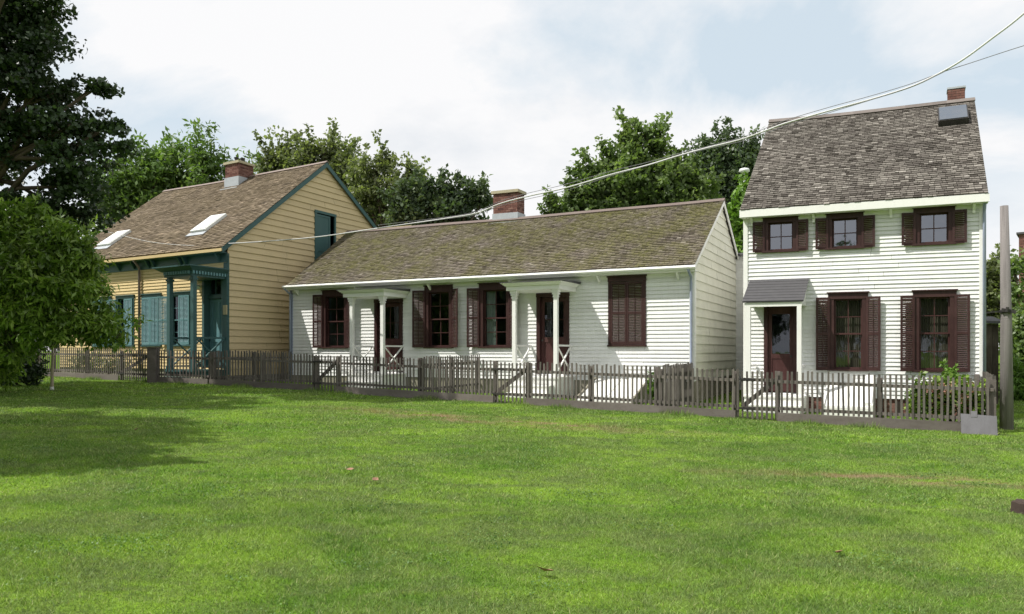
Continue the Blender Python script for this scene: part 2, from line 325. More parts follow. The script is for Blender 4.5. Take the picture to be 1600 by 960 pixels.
# ------------------------------------------------------------------ foliage
CLOVER = True
def leaf_quads(C, size, ratio=.55, up=.35, droop=0., fold=.25):
    n = len(C); d = RNG.normal(0, 1, (n, 3)); d[:, 2] -= droop; d /= np.linalg.norm(d, axis=1)[:, None]
    nn = RNG.normal(0, 1, (n, 3)); nn[:, 2] = np.abs(nn[:, 2]) + up; s = np.cross(d, nn); s /= np.linalg.norm(s, axis=1)[:, None] + 1e-9
    nn = np.cross(s, d)
    L = size * (.6 + .8 * RNG.random(n))[:, None]; W = L * ratio / 2
    V = np.empty((n, 4, 3)); V[:, 0] = C; V[:, 1] = C + d * L * .5 + s * W + nn * W * fold; V[:, 2] = C + d * L; V[:, 3] = C + d * L * .5 - s * W + nn * W * fold
    return V.reshape(-1, 3)
def tree(name, label, cat, base, lobes, nclump, nleaf, lsize, clr, mat, trunk_r=.25, group=None, ratio=.55, droop=0., flat=.75, shell=.55, limbs=True, part='crown', up=.35, spray=.35):
    """lobes: (x,y,z,rx,ry,rz) world; clumps of leaves fill the lobes unevenly; limbs reach every lobe"""
    root = empty(name, base, 0, label, cat, group)
    vol = np.array([l[3] * l[4] * l[5] for l in lobes]) ** .8; vol /= vol.sum()
    cs = []; thin_idx = []
    for l, p in zip(lobes, vol):
        k = max(3, int(nclump * p)); d = RNG.normal(0, 1, (k, 3)); d /= np.linalg.norm(d, axis=1)[:, None]
        r = shell + (1.05 - shell) * RNG.random(k) ** .8; r = np.where(RNG.random(k) < .2, r * .6, r)
        c = np.array(l[:3]) + d * r[:, None] * np.array(l[3:]); cs.append(c)
    for l, p in zip(lobes, vol):          # shoots that stick out of the crown
        for _ in range(int(nclump * p * spray)):
            d = RNG.normal(0, 1, 3); d[2] = abs(d[2]) + .5; d /= np.linalg.norm(d); q = np.array(l[:3]) + d * .72 * np.array(l[3:])
            dd = d * .6 + np.array([0, 0, .7]) + RNG.normal(0, .2, 3); dd /= np.linalg.norm(dd); n_ = RNG.integers(2, 5)
            cs.append(np.array([q + dd * clr * .72 * k for k in range(n_)])); thin_idx.append(n_)
    nthin = sum(thin_idx)
    C = np.concatenate(cs); C[:, 2] = np.maximum(C[:, 2], base[2] + .15)
    m = len(C); per = RNG.integers(int(nleaf * .4), int(nleaf * 1.6) + 1, m); cr = clr * (.55 + .9 * RNG.random(m))
    if nthin: cr[-nthin:] *= .5; per[-nthin:] = np.maximum(per[-nthin:] // 3, 4)
    idx = np.repeat(np.arange(m), per); nn = len(idx)
    off = RNG.normal(0, 1, (nn, 3)); off /= np.linalg.norm(off, axis=1)[:, None]; off *= (RNG.random(nn) ** .45)[:, None]
    P = C[idx] + off * cr[idx][:, None] * np.array([1, 1, flat])
    P[:, 2] = np.maximum(P[:, 2], base[2] + .05)
    ct = RNG.random(m); tint = np.clip(.55 * ct[idx] + .45 * RNG.random(nn), 0, 1)
    npmesh(part, leaf_quads(P, lsize, ratio, up, droop), 4, mat, tint, root, base)
    b = MB(); B = Vector(base)
    top = Vector(tuple(np.average(np.array([l[:3] for l in lobes]), axis=0, weights=vol)))
    if limbs:
        ctl = [B - Vector((0, 0, .2)), B.lerp(top, .3) + Vector((.1, .05, 0)) * trunk_r * 3, B.lerp(top, .62) - Vector((.1, .03, 0)) * trunk_r * 2, top]
        ctl[1].x = B.x + (ctl[1].x - B.x) * .5
        b.tube(ctl, [trunk_r * 1.25, trunk_r, trunk_r * .75, trunk_r * .35], 9)
        for i, l in enumerate(lobes):
            t = Vector(l[:3]); st = B.lerp(top, .35 + .4 * ((i * .37) % 1)); mid = st.lerp(t, .5) + Vector((0, 0, .12 * (t - st).length))
            b.tube([st, mid, t], [trunk_r * .5, trunk_r * .33, trunk_r * .14], 6)
            for c in cs[i][:: max(1, len(cs[i]) // 7)]:
                c = Vector(tuple(c)); b.tube([mid.lerp(t, .6), t.lerp(c, .5) + Vector((0, 0, .1)), c], [trunk_r * .16, trunk_r * .1, trunk_r * .04], 4, cap=False)
    else:
        for i in range(7):
            c = Vector(tuple(C[RNG.integers(0, m)])); b.tube([B + Vector(((i - 3) * trunk_r * .7, 0, -.1)), B.lerp(c, .5), c], [trunk_r * .4, trunk_r * .25, trunk_r * .1], 5)
    b.build('trunk' if limbs else 'stem', 'bark', root, off=base, smooth=True)
    return root
def L(px, py, rx, ry, D, ry3=None, dD=0):
    s = D / 1160; X, Y, Z = pix(px, py, D); k = (D + dD) / D
    return (X * k, Y + dD, CAMZ + (Z - CAMZ) * k, rx * s * k, (ry3 or (rx + ry) / 2) * s * k, ry * s * k)
def gbase(px, D): X = (px - 800) / 1160 * D; return (X, D, gz(X, D))
def clover():
    C = []
    for _ in range(100):
        D = math.sqrt(random.uniform(16, 150)); X = random.uniform(-.72, .72) * D; R_ = random.uniform(.06, .30); k = int(R_ * R_ * 2600) + 10
        o = RNG.normal(0, R_ * .5, (k, 2)); x = X + o[:, 0] * 1.5; y = D + o[:, 1]
        C.append(np.stack([x, y, gznp(x, y) + .012 + .022 * RNG.random(k)], 1))
    C = np.concatenate(C); V = leaf_quads(C, .018, .85, up=2.5)
    tag(npmesh('clover', V, 4, 'leaf_clover', RNG.random(len(C))), 'small patches of clover and broad leaved weeds among the lawn grass', 'clover', kind='stuff')
clover()
# dark maple filling the left edge
tree('maple_tree', 'tall dark leafy tree filling the upper left, behind the rounded pale green tree', 'tree', (-16.0, 20.5, gz(-16, 20.5)),
     [L(-40, 60, 130, 120, 20), L(30, 20, 72, 40, 19.5), L(80, 15, 30, 14, 19.5), L(50, 85, 60, 30, 19.5), L(65, 140, 70, 30, 19.5), L(20, 200, 100, 40, 20), L(110, 195, 60, 24, 19.5), L(125, 250, 66, 26, 19.5), L(20, 250, 60, 16, 20), L(125, 290, 62, 28, 19.8), L(110, 340, 56, 34, 20.5), L(20, 330, 90, 26, 20), L(-120, 250, 120, 110, 21), L(-60, -90, 150, 90, 20.5), L(-20, -150, 110, 70, 17.5), L(-20, -125, 120, 60, 17.5), L(60, -130, 70, 50, 17), L(148, 140, 20, 8, 19.5), L(188, 232, 18, 7, 19.5), L(172, 198, 20, 8, 19.5)],
     820, 105, .13, .44, 'leaf_dark', .2, ratio=.8, flat=.45, shell=.3, spray=.15)
# rounded fruit tree with long drooping leaves
tree('fruit_tree', 'bushy fruit tree with long drooping glossy leaves in front of the yellow house', 'tree', (-13.2, 18.6, gz(-13.2, 18.6)),
     [L(10, 365, 70, 44, 18.6), L(85, 372, 38, 30, 18.2), L(60, 420, 90, 40, 18.2), L(130, 400, 26, 34, 18.3), L(105, 450, 55, 30, 18.0), L(30, 480, 90, 40, 18.2), L(150, 505, 46, 26, 18.4), L(182, 525, 20, 16, 18.5), L(85, 515, 55, 22, 18.1), L(10, 540, 50, 26, 18.4), L(-70, 440, 90, 100, 18.8), L(150, 440, 22, 18, 18.5), L(-40, 570, 70, 30, 18.8)],
     1050, 52, .17, .25, 'leaf_peach', .11, ratio=.32, droop=.8, flat=.9, shell=.4, spray=.16)
tree('shade_tree', 'wide leafy tree standing left of the frame that shades the lawn', 'tree', (-14.4, 10.2, gz(-14.4, 10.2)),
     [(-10.9, 7.9, 7.5, 1.1, .7, .6), (-12.2, 7.7, 7.6, 1.6, .8, .8), (-13.6, 15.4, 8.5, 1.9, .9, 1.0), (-16.2, 15.2, 9.2, 2.2, 1.2, 1.2), (-14.3, 17.0, 8.5, 1.6, .8, 1.0),  (-11.6, 8.6, 7.4, 1.5, 1.0, .8), (-12.4, 10.2, 7.9, 1.9, 1.6, 1.1), (-13.6, 9.2, 8.0, 2.2, 1.8, 1.4), (-14.2, 11.2, 8.6, 2.2, 2., 1.6), (-15.5, 9.8, 9.2, 2.4, 2.2, 1.8)], 1000, 62, .2, .42, 'leaf_mid', .2, ratio=.7, shell=.1)
BG = 'trees behind the houses'
tree('ash_tree', 'light green feathery tree behind the left end of the yellow house roof', 'tree', gbase(230, 40),
     [L(190, 305, 45, 50, 40), L(235, 280, 42, 42, 40), L(275, 270, 36, 38, 41), L(318, 268, 30, 36, 40), L(350, 290, 36, 40, 41), L(180, 345, 60, 60, 40), L(280, 320, 90, 40, 42)], 310, 54, .30, .75, 'leaf_light', .35, BG, ratio=.4, shell=.3)
tree('poplar_tree', 'spiky topped olive green tree behind the ridge of the yellow house', 'tree', gbase(470, 44),
     [L(428, 258, 26, 28, 44), L(455, 262, 26, 30, 44), L(482, 252, 22, 26, 44), L(515, 238, 22, 22, 44), L(530, 262, 30, 36, 44), L(480, 300, 90, 40, 45), L(560, 305, 36, 40, 44)], 300, 54, .26, .62, 'leaf_olive', .35, BG, ratio=.6, shell=.3)
tree('thin_tree', 'sparse open crowned tree right of the yellow gable, sky showing through', 'tree', gbase(610, 40),
     [L(585, 265, 26, 22, 40), L(610, 250, 20, 16, 40), L(645, 255, 14, 10, 40), L(655, 275, 18, 16, 40), L(570, 300, 34, 40, 40), L(620, 305, 40, 35, 40), L(600, 340, 70, 32, 41)], 210, 36, .22, .5, 'leaf_olive', .2, BG, ratio=.6, shell=.2)
tree('holly_tree', 'dark green tree just left of the middle brick chimney', 'tree', gbase(700, 36),
     [L(665, 310, 22, 26, 36), L(690, 318, 20, 28, 36), L(712, 322, 18, 26, 36), L(735, 308, 14, 20, 36), L(755, 315, 12, 22, 36), L(640, 335, 40, 28, 36), L(710, 350, 55, 18, 37)], 210, 50, .22, .42, 'leaf_deep', .25, BG, ratio=.65, shell=.3)
tree('oak_tree', 'tall mid green tree with a pointed top behind the low white house roof', 'tree', gbase(990, 38),
     [L(985, 212, 14, 22, 38), L(1012, 208, 11, 16, 38), L(1027, 228, 11, 26, 38), L(992, 248, 26, 26, 38), L(948, 245, 11, 20, 38), L(928, 276, 20, 20, 38), L(894, 296, 9, 16, 38), L(925, 305, 34, 28, 38), L(985, 290, 48, 44, 38), L(1060, 268, 20, 16, 38), L(1045, 300, 46, 46, 38), L(1090, 320, 34, 36, 38), L(880, 318, 16, 14, 38), L(960, 330, 90, 22, 39), L(1090, 295, 22, 18, 38)], 640, 52, .25, .46, 'leaf_mid', .4, BG, ratio=.65, shell=.35, spray=.25)
tree('small_tree', 'little leafy treetop poking above the ridge beside the middle brick chimney', 'tree', gbase(862, 36),
     [L(861, 318, 8, 14, 36), L(864, 335, 12, 14, 36), L(862, 350, 16, 16, 36)], 40, 40, .2, .3, 'leaf_mid', .1, BG, ratio=.65, shell=.2)
tree('cypress_tree', 'darker dense tree behind the gap between the two white houses', 'tree', gbase(1150, 46),
     [L(1125, 245, 34, 28, 46), L(1160, 265, 36, 36, 46), L(1110, 285, 40, 40, 46), L(1150, 310, 46, 56, 46), L(1120, 350, 50, 40, 46), L(1185, 300, 30, 40, 46), L(1160, 380, 40, 40, 46)], 620, 66, .28, .62, 'leaf_deep', .4, BG, ratio=.5, shell=.35)
tree('lilac_tree', 'small bright green tree beside the upper left corner of the tall white house', 'tree', gbase(1158, 30.5),
     [L(1155, 335, 14, 18, 30.5), L(1158, 362, 16, 18, 30.5), L(1162, 308, 12, 14, 30.5), L(1166, 395, 16, 20, 30.5), L(1170, 430, 20, 30, 30.5)], 110, 50, .2, .32, 'leaf_lime', .12, BG, ratio=.6, shell=.2)
tree('far_tree', 'rounded tree beyond the right wall of the tall white house', 'tree', gbase(1548, 55),
     [L(1545, 440, 26, 26, 55), L(1556, 470, 34, 34, 55), L(1530, 480, 40, 40, 55), L(1570, 500, 34, 30, 55)], 200, 60, .34, .8, 'leaf_olive', .35, BG, ratio=.7, shell=.3)
tree('apple_tree', 'leafy small tree at the right edge in front of the brick building', 'tree', gbase(1612, 30),
     [L(1584, 425, 5, 16, 30), L(1588, 458, 9, 12, 30), L(1604, 520, 20, 10, 30), L(1640, 440, 10, 36, 30)], 40, 56, .2, .4, 'leaf_mid', .14, BG, ratio=.65, shell=.2)
tree('round_bush', 'big round green bush at the right edge behind the wooden pole', 'bush', gbase(1604, 26),
     [L(1606, 530, 34, 36, 26), L(1592, 560, 20, 30, 26), L(1625, 550, 40, 44, 26)], 130, 90, .16, .36, 'leaf_mid', .1, ratio=.7, limbs=False, part='foliage', shell=.4)
tree('tall_weeds', 'bright green clump of tall weeds low at the right edge behind the pole', 'plant', gbase(1600, 22.5),
     [L(1606, 606, 36, 22, 22.5), L(1585, 612, 12, 14, 22.5)], 90, 90, .2, .28, 'leaf_lime', .05, ratio=.25, limbs=False, part='foliage', shell=.3)
# trees on the near side of the lawn, behind the viewer (the windows mirror them)
src = tree('street_tree', 'leafy tree across the lawn behind the viewer, nearest the middle', 'tree', (-9, -24, .2), [(-9, -24, 5.4, 3.6, 3., 3.), (-11, -25, 4.2, 3.2, 3., 2.8), (-6.5, -23.5, 4., 3., 3., 2.8)], 170, 50, .42, .8, 'leaf_deep', .3, 'trees behind the viewer', ratio=.7, limbs=True)
def copy_thing(o, loc, rz, sc, label):
    c = o.copy(); COL.objects.link(c); c.location = loc; c.rotation_euler = (0, 0, rz); c.scale = (sc, sc, sc); c['label'] = label
    for ch in [x for x in bpy.data.objects if x.parent == o]:
        d = ch.copy(); COL.objects.link(d); d.parent = c
    return c
for i, (x, y, sc, wd) in enumerate(((-17, -22, 1.1, 'second to its left'), (-25, -17, 1.0, 'third to its left'), (-31, -9, 1.15, 'fourth to its left'), (-33, 0, 1.05, 'fifth to its left'), (-34, 9, 1.15, 'sixth to its left'), (-32, 17, 1.1, 'farthest left, level with the houses'), (-1, -26, .95, 'first to its right'), (8, -25, 1.05, 'second to its right'))):
    copy_thing(src, (x, y, .2), i * 1.1, sc, 'leafy tree across the lawn behind the viewer, ' + wd)
# planting in the right-hand yard
tree('rose_bush', 'flowering bush with faded pink blooms behind the right end of the fence', 'bush', gbase(1485, 15.7),
     [L(1455, 625, 30, 28, 15.7), L(1490, 630, 32, 26, 15.6), L(1522, 632, 22, 26, 15.5), L(1440, 640, 18, 20, 15.8), L(1478, 612, 16, 16, 15.7)], 190, 34, .085, .15, 'leaf_peach', .05, ratio=.6, limbs=False, part='foliage', shell=.3)
rb = [o for o in bpy.data.objects if o.name.startswith('rose_bush')][0]
fl = []
for i in range(60):
    px = random.uniform(1450, 1538); py = random.uniform(598, 640); c = np.array(pix(px, py, random.uniform(15.1, 15.9)))
    k = 22; o = RNG.normal(0, 1, (k, 3)); o /= np.linalg.norm(o, axis=1)[:, None]; fl.append(c + o * .045)
fl = np.concatenate(fl); npmesh('flower', leaf_quads(fl, .035, .9), 4, 'petal_pink', RNG.random(len(fl)), rb, rb.location)
tree('young_sapling', 'bright lime green leafy shoot standing above the fence right of centre window', 'plant', gbase(1485, 16.0),
     [L(1488, 588, 9, 9, 16), L(1482, 580, 5, 6, 16), L(1492, 600, 10, 7, 16)], 22, 22, .10, .07, 'leaf_lime', .02, ratio=.5, limbs=False, part='foliage', shell=.2)
tree('dark_shrub', 'low dark shrub mass in deep shade under the fruit tree at the left edge', 'bush', gbase(25, 21.6),
     [L(10, 578, 45, 22, 21.6), L(45, 585, 26, 16, 21.6), L(-40, 570, 50, 30, 21.6)], 150, 60, .12, .24, 'leaf_dark', .06, ratio=.5, limbs=False, part='foliage', shell=.2)
tree('dark_hedge', 'dark leafy hedge mass beyond the left end of the yellow house', 'hedge', gbase(60, 33),
     [L(20, 500, 60, 50, 33), L(90, 520, 40, 34, 33), L(-60, 480, 70, 70, 33), L(60, 440, 60, 50, 34)], 200, 70, .26, .5, 'leaf_dark', .2, ratio=.6, shell=.2)
tree('yard_shrub', 'scraggly olive shrub behind the fence of the yellow house', 'bush', gbase(150, 26.7),
     [L(135, 572, 26, 14, 26.9), L(182, 572, 22, 12, 26.2)], 50, 34, .09, .18, 'leaf_olive', .06, ratio=.5, limbs=False, part='foliage', shell=.3)
tree('garden_shrub', 'low light green plant against the grey foundation by the sloping hatch', 'bush', gbase(1020, 19.3),
     [L(1020, 610, 9, 14, 19.3), L(1030, 622, 10, 8, 19.3)], 26, 34, .09, .12, 'leaf_lime', .03, ratio=.6, limbs=False, part='foliage', shell=.3)

# ------------------------------------------------------------------ house kit
def clap(mb, P, e, z0, z1, span, opens=(), lip=.020, rnd=.35):
    """lapped boards. P(a,out,z); span(z)->(a0,a1); opens: (a0,a1,z0,z1)"""
    z = z0
    while z < z1 - 1e-4:
        zt = min(z + e, z1); cuts = sorted({z, zt, *[q for o in opens for q in (o[2], o[3]) if z < q < zt]})
        tn = .5 + random.uniform(-rnd, rnd); jit = random.uniform(-.0015, .0015)
        for q0, q1 in zip(cuts, cuts[1:]):
            zm = (q0 + q1) / 2; a0, a1 = span(q0); b0, b1 = span(q1); blocks = sorted((o[0], o[1]) for o in opens if o[2] < zm < o[3])
            segs = []; cur = a0; cub = b0
            for o0, o1 in blocks:
                segs.append((cur, o0, cub, o0)); cur = cub = o1
            segs.append((cur, a1, cub, b1))
            o_lo = lip * (1 - (q0 - z) / e * .85) + jit; o_hi = lip * (1 - (q1 - z) / e * .85) + jit
            for (s0, s1, t0, t1) in segs:
                if s1 - s0 < 1e-3 and t1 - t0 < 1e-3: continue
                L_ = s1 - s0; nseg = 1
                if L_ > 3.5: nseg = int(L_ / random.uniform(2.4, 3.6)) + 1
                xs_ = [0] + sorted(min(.97, max(.03, (k + random.uniform(-.3, .3)) / nseg)) for k in range(1, nseg)) + [1]
                for u0, u1 in zip(xs_, xs_[1:]):
                    tt = tn + random.uniform(-.15, .15); jj = random.uniform(-.0025, .0025); u0 += (.0025 / L_ if u0 > 0 else 0); u1 -= (.0025 / L_ if u1 < 1 else 0)
                    A = s0 + (s1 - s0) * u0; B = s0 + (s1 - s0) * u1; Cc = t0 + (t1 - t0) * u0; Dd = t0 + (t1 - t0) * u1
                    mb.quad(P(A, o_lo + jj, q0), P(B, o_lo + jj, q0), P(Dd, o_hi, q1), P(Cc, o_hi, q1), tt)
                    if q0 == z: mb.quad(P(A, -.01, q0), P(B, -.01, q0), P(B, o_lo + jj, q0), P(A, o_lo + jj, q0), tt)
        z = zt
def shingles(mb, P, t0, t1, span, e, w0, w1, lift=.020):
    """P(s,t,h); rows run up the slope between t0 and t1 (t horizontal); span(t)->(s0,s1)"""
    t = t0; 
    while t < t1 - .02:
        tt = min(t + e * 1.04, t1); s0, s1 = span(t); s = s0; row = random.uniform(-.10, .10)
        while s < s1 - .01:
            w = min(random.uniform(w0, w1), s1 - s); tn = min(1, max(0, random.gauss(.45 + row, .2)))
            l1 = lift * random.uniform(.75, 1.4); j = random.uniform(-.012, .012); gp = .004
            if s1 - (s + w) < .03: w = s1 - s
            a = (P(s + gp, t + j, l1), P(s + w - gp, t + j, l1), P(s + w - gp, tt, .003), P(s + gp, tt, .003))
            mb.quad(*a, tn)
            mb.quad(P(s + gp, t + j, -.005), P(s + w - gp, t + j, -.005), a[1], a[0], tn * .7)
            s += w
        t += e
def bricks(mb, x0, x1, y0, y1, z0, z1, h=.068, l=.20):
    mb.box(x0 + .008, x1 - .008, y0 + .008, y1 - .008, z0, z1 - .01, .95)
    z = z0; row = 0
    while z < z1 - .02:
        zt = min(z + h - .010, z1)
        for (a0, a1, fx) in ((x0, x1, 0), (x0, x1, 1), (y0, y1, 2), (y0, y1, 3)):
            a = a0 - (l / 2 if row % 2 else 0)
            while a < a1 - .01:
                p0 = max(a, a0); p1 = min(a + l - .012, a1); a += l
                if p1 - p0 < .03: continue
                t = random.uniform(0, .75); d = .018
                if fx == 0: mb.box(p0, p1, y0 - .004, y0 + d, z, zt, t)
                elif fx == 1: mb.box(p0, p1, y1 - d, y1 + .004, z, zt, t)
                elif fx == 2: mb.box(x0 - .003, x0 + d, p0, p1, z + .001, zt - .001, t)
                else: mb.box(x1 - d, x1 + .003, p0, p1, z + .001, zt - .001, t)
        z += h; row += 1
def window(root, W, s0, s1, z0, z1, cw=.1, mat='maroon_paint', smat='maroon_sash', nx=2, nz=2, sashes=2, glassm='glass_clear', curtain=None, head=.16, proud=.045, label=None):
    f = MB(W); p = -proud
    f.box(s0, s0 + cw, p, .14, z0 + .05, z1 - head); f.box(s1 - cw, s1, p, .14, z0 + .05, z1 - head)
    f.box(s0 - .01, s1 + .01, p - .012, .14, z1 - head, z1 - .03); f.box(s0 - .035, s1 + .035, p - .05, .05, z1 - .03, z1)
    wnd = f.build('window', mat, root)
    if label: wnd['label'] = label
    i0, i1, k0, k1 = s0 + cw, s1 - cw, z0 + .05, z1 - head
    sl = MB(W); sl.box(s0 - .03, s1 + .03, p - .04, .12, z0, z0 + .048); sl.build('sill', mat, wnd)
    zs = np.linspace(k0, k1, sashes + 1); m = MB(W); g = MB(W)
    for q in range(sashes):
        y = .055 + (.0 if q == sashes - 1 else .035) if sashes > 1 else .05
        a, b = zs[q] - (.015 if q else 0), zs[q + 1] + (.015 if q < sashes - 1 else 0); st = .035
        m.box(i0, i0 + st, y, y + .03, a, b); m.box(i1 - st, i1, y, y + .03, a, b)
        m.box(i0 + st, i1 - st, y + .001, y + .029, a, a + st * 1.15); m.box(i0 + st, i1 - st, y + .001, y + .029, b - st, b)
        for c in range(1, nx): xx = i0 + st + (i1 - i0 - 2 * st) * c / nx; m.box(xx - .011, xx + .011, y + .003, y + .027, a + st, b - st)
        for c in range(1, nz): zz = a + (b - a) * c / nz; m.box(i0 + st, i1 - st, y + .005, y + .025, zz - .011, zz + .011)
        g.quad((i0 + .01, y + .016, a + .01), (i1 - .01, y + .016, a + .01), (i1 - .01, y + .016, b - .01), (i0 + .01, y + .016, b - .01))
    m.build('sash', smat, wnd); g.build('pane', glassm, wnd)
    if curtain:
        c = MB(W); n = 26
        for (c0, c1) in curtain[1]:
            pp = [(i0 + (i1 - i0) * (c0 + (c1 - c0) * u / n), .17 + .012 * math.sin(u * 1.9) + .004 * random.random()) for u in range(n + 1)]
            for u in range(n): c.quad((*pp[u], k0 - .03), (*pp[u + 1], k0 - .03), (*pp[u + 1], k1 + .02), (*pp[u], k1 + .02))
        c.build('curtain', curtain[0], wnd)
    return (s0 + .01, s1 - .01, z0 + .02, z1 - .02)
def shutter(root, W, s0, s1, z0, z1, hinge='l', ang=6, mat='maroon_paint', y=-.055, mid=.5, nsl=None, solid=False):
    """louvred leaf, hinged at side 'l' or 'r', standing ang degrees off the wall"""
    b = MB(); w = s1 - s0; h = z1 - z0; st = min(.05, w * .17); th = .028
    b.box(0, st, -th, 0, 0, h); b.box(w - st, w, -th, 0, 0, h)
    for (a, c) in ((0, .085), (h * mid - .03, h * mid + .03), (h - .06, h)): b.box(st, w - st, -th + .002, -.002, a, c)
    if w > .3: b.box(w / 2 - .007, w / 2 + .007, -th - .006, -th + .001, .1, h - .08)
    for (a, c) in ((.085, h * mid - .03), (h * mid + .03, h - .06)):
        n = int((c - a) / .043)
        for k in range(n):
            z = a + (k + .5) * (c - a) / n
            if solid: continue
            b.hexa([(st, -th + .003, z - .017), (w - st, -th + .003, z - .017), (w - st, -.003, z + .010), (st, -.003, z + .010), (st, -th + .003, z - .010), (w - st, -th + .003, z - .010), (w - st, -.003, z + .017), (st, -.003, z + .017)])
        if solid: b.box(st, w - st, -th * .6, -.006, a, c)
    a = math.radians(ang); out = []
    for (x, yy, z) in b.v:
        if hinge == 'l': X = x * math.cos(a) + yy * -math.sin(a) * -1; Y = -x * math.sin(a) + yy * math.cos(a); out.append((s0 + X, y + Y, z0 + z))
        else: x2 = w - x; X = x2 * math.cos(a); Y = -x2 * math.sin(a) + yy * math.cos(a); out.append((s1 - X, y + Y, z0 + z))
    b.v = out; b.warp = W
    return b.build('shutter', mat, root)
def gable_roof(root, W, s0, s1, te, ze, tr, zr, tb, zb, shm, e, w0, w1, trim='white_trim', fascia_h=.16, ridge='fence_board', left=None, th=.09, capw=.13):
    sl = (zr - ze) / (tr - te); n = Vector((0, -sl, 1)).normalized(); sb = (zr - zb) / (tb - tr); nb = Vector((0, sb, 1)).normalized()
    left = left or (lambda t: s0)
    r = MB(W)
    Pf = lambda s, t, h: (s, t + n.y * h, ze + sl * (t - te) + n.z * h)
    Pb = lambda s, t, h: (s, tb - (t - 0) + nb.y * h, zb + sb * t + nb.z * h)
    d = MB(W)
    K = 16; dk = .028
    for k in range(K):
        f0, f1 = k / K, (k + 1) / K; E = lambda t, f: left(t) + (s1 - left(t)) * f
        ts = [te + (tr - te) * q / 4 for q in range(5)]
        for ta, tb_ in zip(ts, ts[1:]):
            za, zb_ = ze + sl * (ta - te), ze + sl * (tb_ - te)
            d.hexa([(E(ta, f0), ta, za - th), (E(ta, f1), ta, za - th), (E(tb_, f1), tb_, zb_ - th), (E(tb_, f0), tb_, zb_ - th), (E(ta, f0), ta, za - dk), (E(ta, f1), ta, za - dk), (E(tb_, f1), tb_, zb_ - dk), (E(tb_, f0), tb_, zb_ - dk)])
        d.hexa([(E(tr, f0), tr, zr - th), (E(tr, f1), tr, zr - th), (E(tr, f1), tb, zb - th), (E(tr, f0), tb, zb - th), (E(tr, f0), tr, zr - dk), (E(tr, f1), tr, zr - dk), (E(tr, f1), tb, zb - dk), (E(tr, f0), tb, zb - dk)])
    shingles(r, Pf, te - .03, tr, lambda t: (left(t) - .02, s1 + .02), e * math.cos(math.atan(sl)), w0, w1)
    shingles(r, Pb, -.03, tb - tr, lambda t: (left(tr) - .02, s1 + .02), e * 2 * math.cos(math.atan(sb)), w0 * 3, w1 * 3)
    ro = r.build('roof', shm, root); d.build('roof_deck', 'slab_dark', ro)
    c = MB(W); hh = .035
    c0_, c1_ = left(tr) - .03, s1 + .03
    for k in range(K):
        a_, b_ = c0_ + (c1_ - c0_) * k / K, c0_ + (c1_ - c0_) * (k + 1) / K
        c.hexa([Pf(a_, tr - capw, .026), Pf(b_, tr - capw, .026), (b_, tr, zr + .03), (a_, tr, zr + .03), Pf(a_, tr - capw, .045), Pf(b_, tr - capw, .045), (b_, tr, zr + .06), (a_, tr, zr + .06)], random.random())
        c.hexa([(a_, tr, zr + .029), (b_, tr, zr + .029), (b_, tr + capw, zr - sb * capw + .03), (a_, tr + capw, zr - sb * capw + .03), (a_, tr, zr + .059), (b_, tr, zr + .059), (b_, tr + capw, zr - sb * capw + .055), (a_, tr + capw, zr - sb * capw + .055)])
    c.build('ridge_cap', ridge, ro)
    return ro, sl, sb
def rakes(mb, s, te, ze, tr, zr, tb, zb, w=.03, h=.16, drop=.01):
    for (a, b) in (((te, ze), (tr, zr)), ((tr, zr), (tb, zb))):
        mb.hexa([(s, a[0], a[1] - h - drop), (s + w, a[0], a[1] - h - drop), (s + w, b[0], b[1] - h - drop), (s, b[0], b[1] - h - drop), (s, a[0], a[1] - drop), (s + w, a[0], a[1] - drop), (s + w, b[0], b[1] - drop), (s, b[0], b[1] - drop)])
def xrail(mb, a, b, z0, z1, w=.035, top=.05):
    """railing between two points (s,t): top rail, bottom rail and a crossed pair"""
    A0, A1, B0, B1 = (*a, z0), (*a, z1), (*b, z0), (*b, z1)
    mb.beam(A1, B1, top, top); mb.beam(A0, B0, top * .8, top * .8)
    up = Vector(b + (0,)) - Vector(a + (0,)); up = Vector((-up.y, up.x, 0))
    mb.beam(A0, B1, w, w, up); mb.beam((A1[0] + .002, A1[1], A1[2]), (B0[0] + .002, B0[1], B0[2]), w * .9, w * .9, up)
def house(origin, a, label, name, cat='house'):
    return empty(name, (*origin, 0), -math.radians(a), label, cat)

# ================================================================== low white double house
a2 = 27.3; R2 = house((-7.836, 26.346), a2, 'long low white clapboard house with mossy shingle roof and two small porches', 'clapboard_house')
sag = lambda p, L_, z0, z1, k: -k * math.sin(math.pi * min(max(p[0] / L_, 0), 1)) * min(max((p[2] - z0) / (z1 - z0), 0), 1) + .22 * k * math.sin(p[0] * 1.1 + p[1] * .9) * (1 if p[2] > z0 + .3 else 0) * min(max((p[2] - z0 - .3) / 1.5, 0), 1)
W2 = lambda p: (p[0], p[1], p[2] + (14.27 - p[0]) * .0013 * (p[2] - 2) + sag(p, 14.3, 4.0, 6.3, .035))
LEN, DEP = 14.27, 7.05; TE, ZE, TR, ZR = -.30, 3.985, 3.45, 6.33; TB, ZB = 7.3, 3.93
op = []
wins = [(1.48, 2.55), (5.71, 6.74), (7.71, 8.77)]
for i, (p, q) in enumerate(wins):
    op.append(window(R2, W2, p, q, 1.78, 3.75, cw=.13, head=.22, curtain=('curtain_pale', ((.02, .42),)) if i == 2 else None))
for (p, q, h, an) in ((1.11, 1.50, 'r', 8), (2.53, 2.93, 'l', 28), (5.30, 5.73, 'r', 12), (6.72, 7.13, 'l', 30), (7.32, 7.72, 'r', 10), (8.75, 9.16, 'l', 26)):
    shutter(R2, W2, p, q, 1.80, 3.60, h, an)
